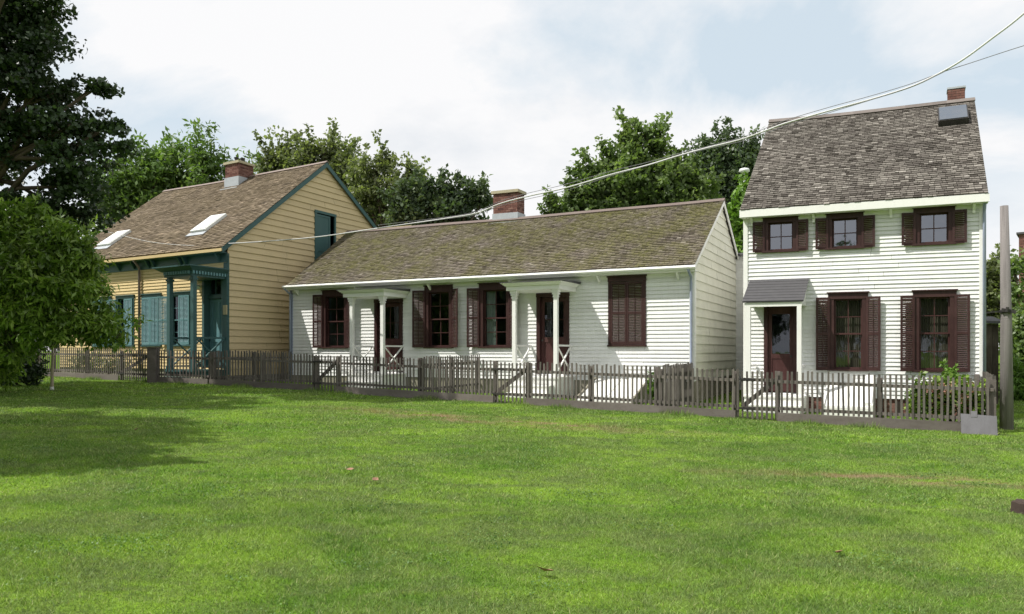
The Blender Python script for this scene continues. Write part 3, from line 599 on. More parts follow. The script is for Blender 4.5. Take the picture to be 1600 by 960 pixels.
# closed pair in a casing
f = MB(W2); f.box(11.88, 11.95, -.05, .1, 1.86, 3.62); f.box(12.90, 12.97, -.05, .1, 1.86, 3.62); f.box(11.87, 12.98, -.062, .1, 3.62, 3.74); f.box(11.85, 13.0, -.09, .02, 3.74, 3.78); f.box(11.86, 12.99, -.08, .1, 1.81, 1.858)
fo = f.build('window', 'maroon_paint', R2); fo['label'] = 'window casing closed by a pair of louvred shutters'
for (p, q, h) in ((11.955, 12.422, 'l'), (12.428, 12.895, 'r')): shutter(R2, W2, p, q, 1.865, 3.61, h, 1.5, y=-.022)
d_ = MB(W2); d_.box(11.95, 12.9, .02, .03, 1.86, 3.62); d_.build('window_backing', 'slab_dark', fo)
for (p, q) in ((3.70, 4.84), (9.65, 10.69)):
    op.append((p + .01, q - .01, 1.02, 3.38)); c = MB(W2); c.box(p, p + .11, -.05, .16, 1.02, 3.26); c.box(q - .11, q, -.05, .16, 1.02, 3.26); c.box(p - .01, q + .01, -.06, .16, 3.26, 3.40)
    fr = c.build('door_frame', 'maroon_paint', R2)
    d = MB(W2); i0, i1 = p + .115, q - .115; y0, y1 = .06, .10
    d.box(i0, i0 + .1, y0, y1, 1.04, 3.25); d.box(i1 - .1, i1, y0, y1, 1.04, 3.25); d.box(i0 + .1, i1 - .1, y0, y1, 1.04, 1.25); d.box(i0 + .1, i1 - .1, y0, y1, 3.12, 3.25); d.box(i0 + .1, i1 - .1, y0, y1, 1.95, 2.09)
    d.box(i0 + .1, i1 - .1, y0 + .02, y1 - .005, 1.25, 1.95); mx = (i0 + i1) / 2; d.box(mx - .03, mx + .03, y0 + .003, y1, 1.25, 1.95)
    d.box(mx - .012, mx + .012, y0 + .01, y1 - .01, 2.09, 3.12); d.box(i0 + .1, i1 - .1, y0 + .012, y1 - .012, 2.59, 2.61)
    dd = d.build('door', 'maroon_sash', R2)
    gl = MB(W2); gl.quad((i0 + .09, y0 + .02, 2.08), (i1 - .09, y0 + .02, 2.08), (i1 - .09, y0 + .02, 3.13), (i0 + .09, y0 + .02, 3.13)); gl.build('pane', 'glass_clear', dd)
    hk = MB(W2); hk.tube([(i0 + .05, y0, 2.0), (i0 + .05, y0 - .05, 2.0), (i0 + .05, y0 - .06, 2.0)], [.012, .012, .03], 10); hk.build('handle', 'black_iron', dd)
wl = MB(W2); clap(wl, lambda a, o, z: (a, -o, z), .108, .86, 3.80, lambda z: (0.0, LEN - .0), op, lip=.030); wl.build('front_wall', 'white_paint', R2)
sd = MB(W2)
def gspan(te, ze, tr, zr, tb, zb, d0, d1):
    def f(z):
        z += .10; a, b = d0, d1
        if z > ze: a = max(a, te + (z - ze) * (tr - te) / (zr - ze))
        if z > zb: b = min(b, tb - (z - zb) * (tb - tr) / (zr - zb))
        if b < a: m = (a + b) / 2; a = b = m
        return a, b
    return f
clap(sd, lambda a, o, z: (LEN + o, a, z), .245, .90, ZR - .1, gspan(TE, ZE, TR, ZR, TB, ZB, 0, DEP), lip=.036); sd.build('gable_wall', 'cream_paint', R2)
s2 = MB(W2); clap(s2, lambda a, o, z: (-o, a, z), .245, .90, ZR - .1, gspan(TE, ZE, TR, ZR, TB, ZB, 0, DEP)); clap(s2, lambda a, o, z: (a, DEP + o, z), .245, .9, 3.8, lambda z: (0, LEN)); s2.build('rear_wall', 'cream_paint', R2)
fd = MB(W2)
s = 0.0
while s < LEN - .05: fd.box(s, min(s + random.uniform(.9, 1.6), LEN - .02) - .01, .0, .05, .0, .855, random.random()); s = fd.v[-7][0] + .01
fd.box(LEN - .07, LEN - .021, .06, DEP - .05, -.1, .88, .4); fd.box(.02, .07, .06, DEP - .05, .1, .86, .4); fd.build('foundation', 'grey_foundation', R2)
fl_ = MB(W2); fl_.box(.1, LEN - .1, .2, DEP - .1, .8, .85); fl_.box(.1, LEN - .1, 3.4, 3.5, .86, 3.9); fl_.box(.1, LEN - .1, .18, DEP - .1, 3.80, 3.86); fl_.build('interior', 'room_dark', R2)
roof2, SL2, SB2 = gable_roof(R2, W2, 0, LEN + .10, TE, ZE, TR, ZR, TB, ZB, 'shingle_moss', .115, .09, .17, left=lambda t: .12 - .125 * t, ridge='maroon_ridge' if 'maroon_ridge' in MATS else 'fence_board')
tr_ = MB(W2); tr_.box(.06, LEN + .12, TE - .022, TE + .003, 3.80, 3.95); tr_.box(.06, LEN + .12, TE + .004, -.026, 3.795, 3.82); tr_.box(0.0, LEN + .03, -.042, -.022, 3.70, 3.79); tr_.build('fascia', 'white_trim', R2)
gu = MB(W2); 
gu.prism([(TE - .10, 3.93), (TE - .025, 3.93), (TE - .025, 3.84), (TE - .08, 3.84), (TE - .115, 3.885)], 'x', -.05, LEN + .14); gu.build('gutter', 'white_trim', R2)
for s in (.35, 3.0, 5.9, 8.8, 11.6, 13.85):
    bk = MB(W2); bk.prism([(-.27, 3.79), (-.03, 3.79), (-.03, 3.60), (-.06, 3.60)], 'x', s, s + .05); bk.build('bracket', 'white_trim', R2)
cb = MB(W2); cb.box(LEN - .11, LEN + .032, -.040, -.0, .86, 3.795); cb.box(LEN + .0, LEN + .042, .001, .11, .88, 3.80); cb.build('corner_board', 'white_trim', R2)
cb = MB(W2); cb.box(-.03, .10, -.042, 0, .86, 3.795); cb.build('corner_board', 'blue_grey_trim', R2)
cb = MB(W2); cb.box(LEN, LEN + .034, DEP - .1, DEP + .03, .88, 3.80); cb.build('corner_board', 'white_trim', R2)
dp = MB(W2); dp.tube([(LEN - .06, TE - .07, 3.84), (LEN - .05, -.10, 3.66), (LEN - .05, -.085, 3.5), (LEN - .05, -.085, .45), (LEN - .05, -.25, .35)], .036, 10); dp.build('downspout', 'blue_grey_trim', R2, smooth=True)
dp = MB(W2); dp.tube([(.03, TE - .07, 3.84), (.04, -.10, 3.66), (.04, -.085, 3.5), (.04, -.085, .6)], .036, 10); dp.build('downspout', 'blue_grey_trim', R2, smooth=True)
rk = MB(W2); rakes(rk, LEN + .085, TE, ZE - .01, TR, ZR - .01, TB, ZB - .01, w=.03, h=.12); rk.build('rake_board', 'white_trim', R2)
# chimney
ch = MB(W2); bricks(ch, 6.30, 7.26, 3.42, 3.98, 6.0, 7.26); cho = ch.build('chimney', 'brick', roof2)
fsh = MB(W2); fsh.box(6.27, 7.29, 3.395, 4.005, 6.05, 6.56); fsh.box(6.22, 7.34, 3.22, 3.395, 6.16, 6.21); fsh.build('flashing', 'metal_flash', roof2)
cp = MB(W2); cp.box(6.24, 7.32, 3.36, 4.04, 7.26, 7.36); cp.build('chimney_cap', 'stone_coping', roof2)
# porches
for (l, r, ls, rs) in ((3.64, 4.85, 3.27, 5.12), (9.47, 10.75, 9.15, 11.03)):
    pt = -1.10
    rf = MB(W2); rf.box(ls + .12, rs - .12, pt - .14, -.03, 3.38, 3.50); rf.hexa([(ls + .10, pt - .18, 3.50), (rs - .10, pt - .18, 3.50), (rs - .10, -.025, 3.50), (ls + .10, -.025, 3.50), (ls, pt - .28, 3.585), (rs, pt - .28, 3.585), (rs, -.025, 3.585), (ls, -.025, 3.585)])
    po = rf.build('porch_roof', 'white_trim', R2)
    tp = MB(W2); tp.hexa([(ls - .02, pt - .30, 3.587), (rs + .02, pt - .30, 3.587), (rs + .02, -.028, 3.587), (ls - .02, -.028, 3.587), (ls - .02, pt - .30, 3.605), (rs + .02, pt - .30, 3.605), (rs + .02, -.028, 3.66), (ls - .02, -.028, 3.66)]); tp.build('porch_roofing', 'roof_felt', po)
    for s in (l, r):
        c = MB(W2); c.box(s - .055, s + .055, pt - .055, pt + .055, .98, 3.18); c.box(s - .075, s + .075, pt - .075, pt + .075, .98, 1.10); c.box(s - .068, s + .068, pt - .068, pt + .068, 3.16, 3.20); c.box(s - .085, s + .085, pt - .085, pt + .085, 3.24, 3.28); c.box(s - .062, s + .062, pt - .062, pt + .062, 3.20, 3.24); c.box(s - .1, s + .1, pt - .1, pt + .1, 3.30, 3.38); c.box(s - .07, s + .07, pt - .07, pt + .07, 3.28, 3.30)
        c.build('porch_post', 'white_trim', R2)
        x = MB(W2); xrail(x, (s, pt + .06), (s, -.04), 1.08, 1.84); x.build('railing', 'white_trim', R2)
    st = MB(W2); st.box(l - .12, r + .12, pt - .12, -.005, .93, .975); st.box(l - .09, r + .09, pt - .09, -.006, .15, .93)
    n = 3; 
    for k in range(n):
        zt = .93 - .20 * (k + 1) + .02; st.box(l + .03, r - .03, pt - .12 - .27 * (k + 1), pt - .095 - .27 * k, zt - .035, zt); st.box(l + .05, r - .05, pt - .10 - .27 * (k + 1), pt - .10 - .27 * k, .05, zt - .036)
    st.build('steps', 'white_trim', R2)
# sloping cellar hatch
def hatch(root, W, s0, s1, t, zt, zb, side='grey_foundation'):
    h = MB(W); h.hexa([(s0, t, zb), (s1, t, zb), (s1, -.03, zt), (s0, -.03, zt), (s0, t, zb + .045), (s1, t, zb + .045), (s1, -.03, zt + .045), (s0, -.03, zt + .045)]); m = (s0 + s1) / 2
    o = h.build('cellar_door', 'white_trim', root)
    c = MB(W)
    for s in (s0 - .05, s1 + .005): c.prism([(t - .03, -.2), (-.01, -.2), (-.01, zt + .10), (t - .03, zb + .09)], 'x', s, s + .045)
    c.box(s0, s1, t - .03, t - .002, -.2, zb - .005); c.build('hatch_side', side, o)
    k = MB(W); sl = (zt - zb) / (-.03 - t); k.hexa([(m - .012, t + .02, zb + .047 + sl * .02), (m + .012, t + .02, zb + .047 + sl * .02), (m + .012, -.08, zt + .04), (m - .012, -.08, zt + .04), (m - .012, t + .02, zb + .06 + sl * .02), (m + .012, t + .02, zb + .06 + sl * .02), (m + .012, -.08, zt + .053), (m - .012, -.08, zt + .053)]); k.build('door_strip', 'white_trim', o)
hatch(R2, W2, 11.55, 13.05, -1.55, .88, .36)

# ================================================================== tall white house
R3 = house((5.962, 19.0), 28.5, 'tall two storey white clapboard house with grey shingle roof at the right', 'clapboard_house')
W3 = lambda p: (p[0], p[1], p[2] - p[0] * .0048 * (p[2] - 1.2) + sag(p, 5.2, 5.5, 8.6, .03))
LEN3, DEP3 = 5.157, 8.0; TE, ZE, TR, ZR, TB, ZB = -.30, 5.27, 4.0, 8.66, 8.3, 5.27
op = []
for (p, q) in ((.46, 1.28), (1.94, 2.74), (3.80, 4.61)):
    op.append(window(R3, W3, p, q, 4.17, 5.07, cw=.12, head=.15, nz=2, sashes=1, glassm='glass_sky', proud=.05))
for (p, q, h) in ((.21, .50, 'r'), (1.25, 1.53, 'l'), (1.69, 1.98, 'r'), (2.71, 3.0, 'l'), (3.55, 3.84, 'r'), (4.57, 4.85, 'l')): shutter(R3, W3, p, q, 4.19, 4.95, h, 7, mid=.02)
for (p, q) in ((1.98, 2.84), (3.79, 4.64)):
    op.append(window(R3, W3, p, q, 1.21, 3.13, cw=.12, head=.17, curtain=('curtain', ((.0, .55), (.5, 1.)))))
for (p, q, h, an) in ((1.70, 2.01, 'r', 10), (2.81, 3.12, 'l', 9), (3.52, 3.82, 'r', 12), (4.61, 4.91, 'l', 8)): shutter(R3, W3, p, q, 1.22, 3.0, h, an)
p, q = .47, 1.26; op.append((p + .01, q - .01, .64, 2.88)); c = MB(W3); c.box(p, p + .09, -.04, .16, .65, 2.80); c.box(q - .09, q, -.04, .16, .65, 2.80); c.box(p - .01, q + .01, -.05, .16, 2.80, 2.90); c.build('door_frame', 'maroon_paint', R3)
d = MB(W3); i0, i1 = p + .095, q - .095; y0, y1 = .03, .07
d.box(i0, i0 + .09, y0, y1, .67, 2.79); d.box(i1 - .09, i1, y0, y1, .67, 2.79); d.box(i0 + .09, i1 - .09, y0, y1, .67, .9); d.box(i0 + .09, i1 - .09, y0, y1, 2.62, 2.79); d.box(i0 + .09, i1 - .09, y0, y1, 1.5, 1.62); d.box(i0 + .09, i1 - .09, y0 + .015, y1 - .005, .9, 1.5)
dd = d.build('door', 'maroon_sash', R3); gl = MB(W3); gl.quad((i0 + .08, y0 + .02, 1.61), (i1 - .08, y0 + .02, 1.61), (i1 - .08, y0 + .02, 2.63), (i0 + .08, y0 + .02, 2.63)); gl.build('pane', 'glass_clear', dd)
hk = MB(W3); hk.tube([(i1 - .05, y0, 1.56), (i1 - .05, y0 - .05, 1.56), (i1 - .05, y0 - .06, 1.56)], [.012, .012, .028], 10); hk.build('handle', 'black_iron', dd)
wl = MB(W3); clap(wl, lambda a, o, z: (a, -o, z), .098, .56, 5.12, lambda z: (0, LEN3), op, lip=.029); wl.build('front_wall', 'white_paint', R3)
sd = MB(W3); sp3 = gspan(TE, ZE, TR, ZR, TB, ZB, 0, DEP3)
clap(sd, lambda a, o, z: (LEN3 + o, a, z), .12, .56, ZR - .1, sp3); clap(sd, lambda a, o, z: (-o, a, z), .12, .56, ZR - .1, sp3); clap(sd, lambda a, o, z: (a, DEP3 + o, z), .12, .56, 5.1, lambda z: (0, LEN3)); sd.build('gable_wall', 'white_paint', R3)
fd = MB(W3); bricks(fd, .03, LEN3 - .03, .03, DEP3 - .05, -.15, .56); fd.build('foundation', 'brick', R3)
vt = MB(W3); vt.box(3.42, 3.55, -.012, .02, .12, .5); vt.box(4.3, 4.55, -.012, .02, .12, .5); vt.build('crawl_vent', 'slab_dark', R3)
fl_ = MB(W3); fl_.box(.1, LEN3 - .1, .2, DEP3 - .1, .6, .64); fl_.box(.1, LEN3 - .1, .2, DEP3 - .1, 3.5, 3.6); fl_.box(.1, LEN3 - .1, 3.4, 3.5, .65, 5.1); fl_.box(.1, LEN3 - .1, .16, DEP3 - .1, 5.14, 5.2); fl_.build('interior', 'room_dark', R3)
roof3, SL3, _ = gable_roof(R3, W3, -.04, LEN3 + .06, TE, ZE, TR, ZR, TB, ZB, 'shingle_grey', .105, .08, .19, ridge='fence_board')
tr_ = MB(W3); tr_.box(-.07, LEN3 + .10, TE - .03, TE + .002, 5.055, 5.235); tr_.box(-.05, LEN3 + .08, TE + .003, -.022, 5.05, 5.09); tr_.build('fascia', 'white_trim', R3)
fz = MB(W3); fz.box(-.02, LEN3 + .02, -.040, -.021, 4.96, 5.048); fz.build('frieze', 'white_trim', R3)
for s in (.16, 1.62, 3.30, 4.95):
    bk = MB(W3); bk.box(s, s + .06, -.10, -.041, 4.86, 5.047); bk.prism([(-.25, 5.047), (-.10, 5.047), (-.10, 4.93)], 'x', s + .003, s + .057); bk.build('bracket', 'white_trim', R3)
for (s0, s1) in ((-.034, .075), (LEN3 - .075, LEN3 + .034)):
    cb = MB(W3); cb.box(s0, s1, -.042, 0, .56, 5.04); cb.build('corner_board', 'white_trim', R3)
dp = MB(W3); dp.tube([(LEN3 + .02, -.24, 5.10), (LEN3 + .02, -.09, 4.92), (LEN3 + .02, -.085, 4.8), (LEN3 + .02, -.085, .35)], .034, 10); dp.build('downspout', 'blue_grey_trim', R3, smooth=True)
rk = MB(W3); rakes(rk, LEN3 + .035, TE, ZE - .01, TR, ZR - .01, TB, ZB - .01, w=.03, h=.10); rk.build('rake_board', 'white_trim', R3); rk = MB(W3); rakes(rk, -.068, TE, ZE - .01, TR, ZR - .01, TB, ZB - .01, w=.03, h=.10); rk.build('rake_board', 'white_trim', R3)
ch = MB(W3); bricks(ch, 4.62, 5.02, 4.12, 4.55, 8.1, 9.06); ch.build('chimney', 'brick', roof3)
cp = MB(W3); cp.box(4.60, 5.04, 4.10, 4.57, 9.06, 9.11); cp.build('chimney_cap', 'metal_flash', roof3)
def onroof3(s, t, h): n = Vector((0, -SL3, 1)).normalized(); return (s, t + n.y * h, ZE + SL3 * (t - TE) + n.z * h)
sk = MB(W3); c4 = [(4.36, 2.72), (5.03, 2.72), (5.03, 3.42), (4.36, 3.42)]; sk.hexa([onroof3(*c, .02) for c in c4] + [onroof3(*c, .17) for c in c4]); sko = sk.build('roof_hatch', 'black_iron', roof3)
sk = MB(W3); c4 = [(4.385, 2.745), (5.005, 2.745), (5.005, 3.395), (4.385, 3.395)]; sk.hexa([onroof3(*c, .171) for c in c4] + [onroof3(*c, .19) for c in c4]); sk.build('hatch_lid', 'panel_glass', sko)
# hood and stoop
hd = MB(W3); A = [(.14, -1.02, 2.86), (1.53, -1.02, 2.86), (1.53, -.03, 3.46), (.14, -.03, 3.46)]
hd.hexa([(x, y, z) for x, y, z in A] + [(x, y, z + .035) for x, y, z in A])
y = -1.03
while y < -.05: 
    zz = 2.86 + (y + 1.02) * .606 + .036; hd.hexa([(.13, y, zz), (1.54, y, zz), (1.54, y + .13, zz + .074), (.13, y + .13, zz + .074), (.13, y, zz + .012), (1.54, y, zz + .012), (1.54, y + .13, zz + .078), (.13, y + .13, zz + .078)], random.random()); y += .125
ho = hd.build('porch_roof', 'roof_felt', R3)
ft = MB(W3); ft.box(.18, 1.49, -.99, -.93, 2.76, 2.855)
for s in (.20, 1.43): ft.prism([(-.925, 2.80), (-.03, 2.80), (-.03, 3.40), (-.925, 2.86)], 'x', s, s + .045)
ft.build('porch_beam', 'white_trim', ho)
for s in (.27, 1.43):
    c = MB(W3); c.box(s - .05, s + .05, -.99, -.89, .62, 2.76); c.build('porch_post', 'white_trim', R3)
x = MB(W3); x.beam((1.43, -.88, 1.33), (1.43, -.05, 1.33), .05, .05); x.beam((1.43, -.88, .95), (1.43, -.05, .7), .04, .04); x.beam((.27, -.88, 1.33), (.27, -.05, 1.33), .05, .05); x.build('railing', 'white_trim', R3)
st = MB(W3); st.box(.15, 1.55, -1.05, -.005, .58, .62); st.box(.18, 1.52, -1.02, -.006, -.1, .58); st.box(.2, 1.5, -1.32, -1.022, .37, .405); st.box(.22, 1.48, -1.30, -1.022, -.1, .369); st.build('steps', 'white_trim', R3)
hatch(R3, W3, 2.0, 2.95, -1.15, .82, .38, 'white_trim')
sb = MB(W3); sb.hexa([(2.80, -1.12, .42), (2.98, -1.12, .42), (2.98, -.06, 1.02), (2.80, -.06, 1.02), (2.80, -1.12, .52), (2.98, -1.12, .52), (2.98, -.06, 1.12), (2.80, -.06, 1.12)]); sb.build('hatch_flap', 'white_trim', R3)
# rear wing seen through the gap
rw = MB(W3); clap(rw, lambda a, o, z: (a, 6.0 - o, z), .11, .4, 4.86, lambda z: (-1.75, -.02 - .0)); clap(rw, lambda a, o, z: (-1.75 - o, a, z), .11, .4, 4.86, lambda z: (6.0, 9.0)); rwo = rw.build('rear_wing', 'white_paint', R3)
rr = MB(W3); rr.hexa([(-1.9, 5.8, 4.86), (-.08, 5.8, 4.78), (-.08, 9, 4.9), (-1.9, 9, 4.9), (-1.9, 5.8, 4.93), (-.08, 5.8, 4.85), (-.08, 9, 5.3), (-1.9, 9, 5.3)]); rr.build('wing_roof', 'roof_felt', rwo)

# ================================================================== yellow house
RY = house((-9.667, 25.2), 27.3, 'yellow clapboard house with teal trim, brown shingle roof and skylights', 'clapboard_house')
WY = lambda p: (p[0], p[1], p[2] + p[0] * .0030 * (p[2] - 1.0) + sag((-p[0], p[1], p[2]), 9.3, 5.2, 9.1, .035))
TE, ZE, TR, ZR, TB, ZB = -.28, 5.20, 4.83, 9.17, 9.95, 5.80
LY = -9.3; op = []
for i, (p, q, mode) in enumerate(((-2.90, -1.74, 'half'), (-4.36, -3.30, 'shut'), (-5.80, -4.78, 'half'), (-7.2, -6.1, 'shut'))):
    op.append(window(RY, WY, p, q, 1.86, 3.80, cw=.10, mat='teal_paint', smat='teal_shutter', head=.12))
    mid = (p + q) / 2
    shutter(RY, WY, mid + .005, q - .06, 1.92, 3.66, 'r', 2, mat='teal_shutter', y=-.05)
    if mode == 'shut': shutter(RY, WY, p + .06, mid - .005, 1.92, 3.66, 'l', 2, mat='teal_shutter', y=-.05)
    else: shutter(RY, WY, p - .42, p + .02, 1.92, 3.66, 'r', 14, mat='teal_shutter')
p, q = -1.17, -.12; op.append((p + .01, q - .01, 1.1, 4.30)); c = MB(WY); c.box(p, p + .1, -.05, .3, 1.12, 4.2); c.box(q - .1, q, -.05, .3, 1.12, 4.2); c.box(p - .01, q + .01, -.06, .3, 4.2, 4.32); c.box(p + .1, q - .1, .12, .28, 3.5, 3.62); c.build('door_frame', 'teal_paint', RY)
d = MB(WY); i0, i1 = p + .105, q - .105; y0, y1 = .20, .25; mx = (i0 + i1) / 2
d.box(i0, i0 + .11, y0, y1, 1.13, 3.49); d.box(i1 - .11, i1, y0, y1, 1.13, 3.49); d.box(mx - .05, mx + .05, y0 + .001, y1, 1.13, 3.49)
for (a, b) in ((1.13, 1.35), (2.0, 2.14), (3.36, 3.49)): d.box(i0 + .11, i1 - .11, y0 + .002, y1 - .002, a, b)
d.box(i0 + .11, i1 - .11, y0 + .025, y1 - .01, 1.35, 3.36); dd = d.build('door', 'teal_shutter', RY)
hk = MB(WY); hk.tube([(i0 + .05, y0, 2.07), (i0 + .05, y0 - .05, 2.07), (i0 + .05, y0 - .06, 2.07)], [.012, .012, .028], 10); hk.build('handle', 'black_iron', dd)
tw = MB(WY); tw.quad((i0, .2, 3.62), (i1, .2, 3.62), (i1, .2, 4.2), (i0, .2, 4.2)); to = tw.build('transom', 'glass_clear', RY)
tf = MB(WY); tf.box(i0, i1, .19, .23, 3.62, 3.66); tf.box(i0, i1, .19, .23, 4.15, 4.2)
for u in (0, 1 / 3, 2 / 3, 1): xx = i0 + .02 + (i1 - i0 - .04) * u; tf.box(xx - .02, xx + .02, .191, .229, 3.66, 4.15)
tf.build('transom_bars', 'teal_paint', to)
wl = MB(WY); clap(wl, lambda a, o, z: (a, -o, z), .112, 1.05, 4.86, lambda z: (LY, 0), op, lip=.030); wl.build('front_wall', 'yellow_paint', RY)
spy = gspan(TE, ZE, TR, ZR, TB, ZB, 0, 9.8)
H0, H1 = 4.24, 5.46
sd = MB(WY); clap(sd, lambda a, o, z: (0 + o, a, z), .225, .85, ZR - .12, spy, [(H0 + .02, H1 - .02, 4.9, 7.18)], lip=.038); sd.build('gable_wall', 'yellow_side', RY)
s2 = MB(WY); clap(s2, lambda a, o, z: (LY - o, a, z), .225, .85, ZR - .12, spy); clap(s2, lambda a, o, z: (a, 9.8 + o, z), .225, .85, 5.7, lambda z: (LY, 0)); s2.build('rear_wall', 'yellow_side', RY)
fd = MB(WY); fd.box(LY + .03, -.03, .03, .1, .2, 1.045, .6); fd.box(-.1, -.03, .1, 9.7, .2, .845, .6); fd.box(LY + .03, LY + .1, .1, 9.7, .2, .845, .6); fd.build('foundation', 'grey_foundation', RY)
fl_ = MB(WY); fl_.box(LY + .1, -.1, .3, 9.7, .9, 1.0); fl_.box(LY + .1, -.1, 3.2, 3.3, 1.05, 5.1); fl_.box(LY + .1, -.1, .3, 9.7, 5.05, 5.1); fl_.build('interior', 'room_dark', RY)
hf = MB(WY); hf.box(-.0, .06, H0, H0 + .10, 4.9, 7.10); hf.box(0, .06, H1 - .08, H1, 4.9, 7.10); hf.box(0, .075, H0 - .01, H1 + .01, 7.10, 7.2); hfo = hf.build('gable_door_frame', 'teal_paint', RY)
hp = MB(WY); hp.box(-.0, .035, H0 + .10, H0 + .88, 4.92, 7.06); hp.box(.035, .05, H0 + .10, H0 + .18, 4.92, 7.06); hp.box(.035, .05, H0 + .80, H0 + .88, 4.92, 7.06)
for zz in (4.93, 5.6, 6.98): hp.box(.035, .0495, H0 + .18, H0 + .80, zz, zz + .08)
hp.build('gable_door', 'teal_paint', RY)
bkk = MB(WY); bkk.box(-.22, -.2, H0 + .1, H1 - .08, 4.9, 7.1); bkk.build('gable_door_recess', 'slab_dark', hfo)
roofY, SLY, _ = gable_roof(RY, WY, LY - .12, .12, TE, ZE, TR, ZR, TB, ZB, 'shingle_brown', .125, .10, .26, ridge='brown_pipe', capw=.09)
tr_ = MB(WY); tr_.box(LY - .14, .13, TE - .09, TE + .002, 5.03, 5.13); tr_.build('gutter', 'yellow_paint', RY)
tr_ = MB(WY); tr_.box(LY - .1, .02, TE + .003, -.045, 5.0, 5.04); tr_.box(LY - .05, .04, -.05, -.024, 4.70, 5.0); tr_.build('frieze', 'teal_paint', RY)
for s in (-.35, -2.0, -2.25, -3.65, -3.95, -4.75, -5.6, -6.6, -7.6, -8.6):
    bk = MB(WY); bk.prism([(-.25, 4.998), (-.052, 4.998), (-.052, 4.74), (-.09, 4.74)], 'x', s, s + .06); bk.build('bracket', 'teal_paint', RY)
cb = MB(WY); cb.box(-.13, .03, -.044, 0, 1.05, 4.69); cb.box(.0, .046, .001, .05, .87, 5.0); cb.build('corner_board', 'teal_paint', RY)
rk = MB(WY); rakes(rk, .10, TE - .05, ZE - .04, TR, ZR + .0, TB, ZB, w=.04, h=.19, drop=.005); rk.build('rake_board', 'teal_paint', RY); rk = MB(WY); rakes(rk, LY - .15, TE - .05, ZE - .04, TR, ZR, TB, ZB, w=.04, h=.19, drop=.005); rk.build('rake_board', 'teal_paint', RY)
dp = MB(WY); dp.tube([(-4.40, TE - .05, 5.03), (-4.41, -.10, 4.78), (-4.41, -.09, 4.6), (-4.41, -.09, 1.0)], .045, 10); dp.build('downspout', 'brown_pipe', RY, smooth=True)
ch = MB(WY); bricks(ch, -4.80, -4.03, 4.18, 4.98, 8.4, 9.62); ch.build('chimney', 'brick', roofY)
fs = MB(WY); fs.box(-4.83, -4.0, 4.15, 5.01, 8.35, 9.06); fs.box(-4.90, -3.93, 3.98, 4.15, 8.5, 8.56); fs.build('flashing', 'metal_flash', roofY)
cp = MB(WY); cp.box(-4.86, -3.97, 4.12, 5.04, 9.62, 9.72); cp.build('chimney_cap', 'stone_coping', roofY)
pp_ = MB(WY)
for (s, t, h) in ((-4.45, 4.45, .22), (-4.25, 4.6, .18)): pp_.tube([(s, t, 9.7), (s, t, 9.7 + h)], .07, 10); pp_.tube([(s, t, 9.7 + h), (s, t, 9.74 + h)], .1, 10)
pp_.build('flue_pipe', 'black_iron', roofY)
def onroofY(s, t, h): n = Vector((0, -SLY, 1)).normalized(); return (s, t + n.y * h, ZE + SLY * (t - TE) + n.z * h)
for (s0, s1, t0, t1) in ((-2.72, -1.92, .78, 1.72), (-7.85, -7.05, .62, 1.50)):
    b = MB(WY); c4 = [(s0, t0), (s1, t0), (s1, t1), (s0, t1)]; b.hexa([onroofY(*c, .0) for c in c4] + [onroofY(*c, .11) for c in c4]); so = b.build('skylight', 'skylight_white', roofY)
    c4 = [(s0 + .06, t0 + .06), (s1 - .06, t0 + .06), (s1 - .06, t1 - .06), (s0 + .06, t1 - .06)]; b = MB(WY); b.hexa([onroofY(*c, .112) for c in c4] + [onroofY(*c, .13) for c in c4]); b.build('skylight_pane', 'skylight_white', roofY)
    c4 = [(s0 - .05, t0 - .2), (s1 + .05, t0 - .2), (s1 + .05, t0 - .02), (s0 - .05, t0 - .02)]; b = MB(WY); b.hexa([onroofY(*c, .026) for c in c4] + [onroofY(*c, .034) for c in c4]); b.build('flashing', 'metal_flash', roofY)
# porch
pt = -1.3; pf = MB(WY); ls, rs = -1.66, .12
pf.box(ls + .30, rs - .16, pt - .10, -.03, 4.12, 4.30); pf.hexa([(ls + .22, pt - .14, 4.30), (rs - .1, pt - .14, 4.30), (rs - .1, -.028, 4.30), (ls + .22, -.028, 4.30), (ls, pt - .30, 4.42), (rs, pt - .30, 4.42), (rs, -.028, 4.42), (ls, -.028, 4.42)]); pf.box(ls - .02, rs + .02, pt - .32, -.03, 4.422, 4.46)
pfo = pf.build('porch_roof', 'teal_paint', RY)
dn = MB(WY); k = pt - .1
while k < -.1: dn.box(rs - .158, rs - .09, k, k + .06, 4.19, 4.295); k += .115
dn.build('dentil_trim', 'teal_shutter', pfo); dn = MB(WY); k = ls + .34
while k < rs - .2: dn.box(k, k + .06, pt - .165, pt - .102, 4.19, 4.295); k += .115
dn.build('dentil_trim', 'teal_shutter', pfo)
for s in (-1.20, -.07):
    c = MB(WY); c.box(s - .07, s + .07, pt - .07, pt + .07, 1.06, 4.12); c.box(s - .09, s + .09, pt - .09, pt + .09, 1.06, 1.2); c.box(s - .095, s + .095, pt - .095, pt + .095, 4.0, 4.06); c.build('porch_post', 'teal_paint', RY)
    x = MB(WY); xrail(x, (s, pt + .08), (s, -.04), 1.18, 2.12, w=.045, top=.06); x.build('railing', 'teal_paint', RY)
st = MB(WY); st.box(-1.34, .04, pt - .14, -.005, 1.0, 1.06); st.box(-1.3, .0, pt - .1, -.006, .85, .998); st.box(-1.25, -.05, pt - .40, pt - .12, .80, .84); st.box(-1.2, -.1, pt - .38, pt - .12, .5, .798); st.build('steps', 'teal_paint', RY)
pq = MB(WY); pq.box(-.11, .06, -.085, -.048, 2.92, 3.24); pq.build('house_plaque', 'plaque', RY)
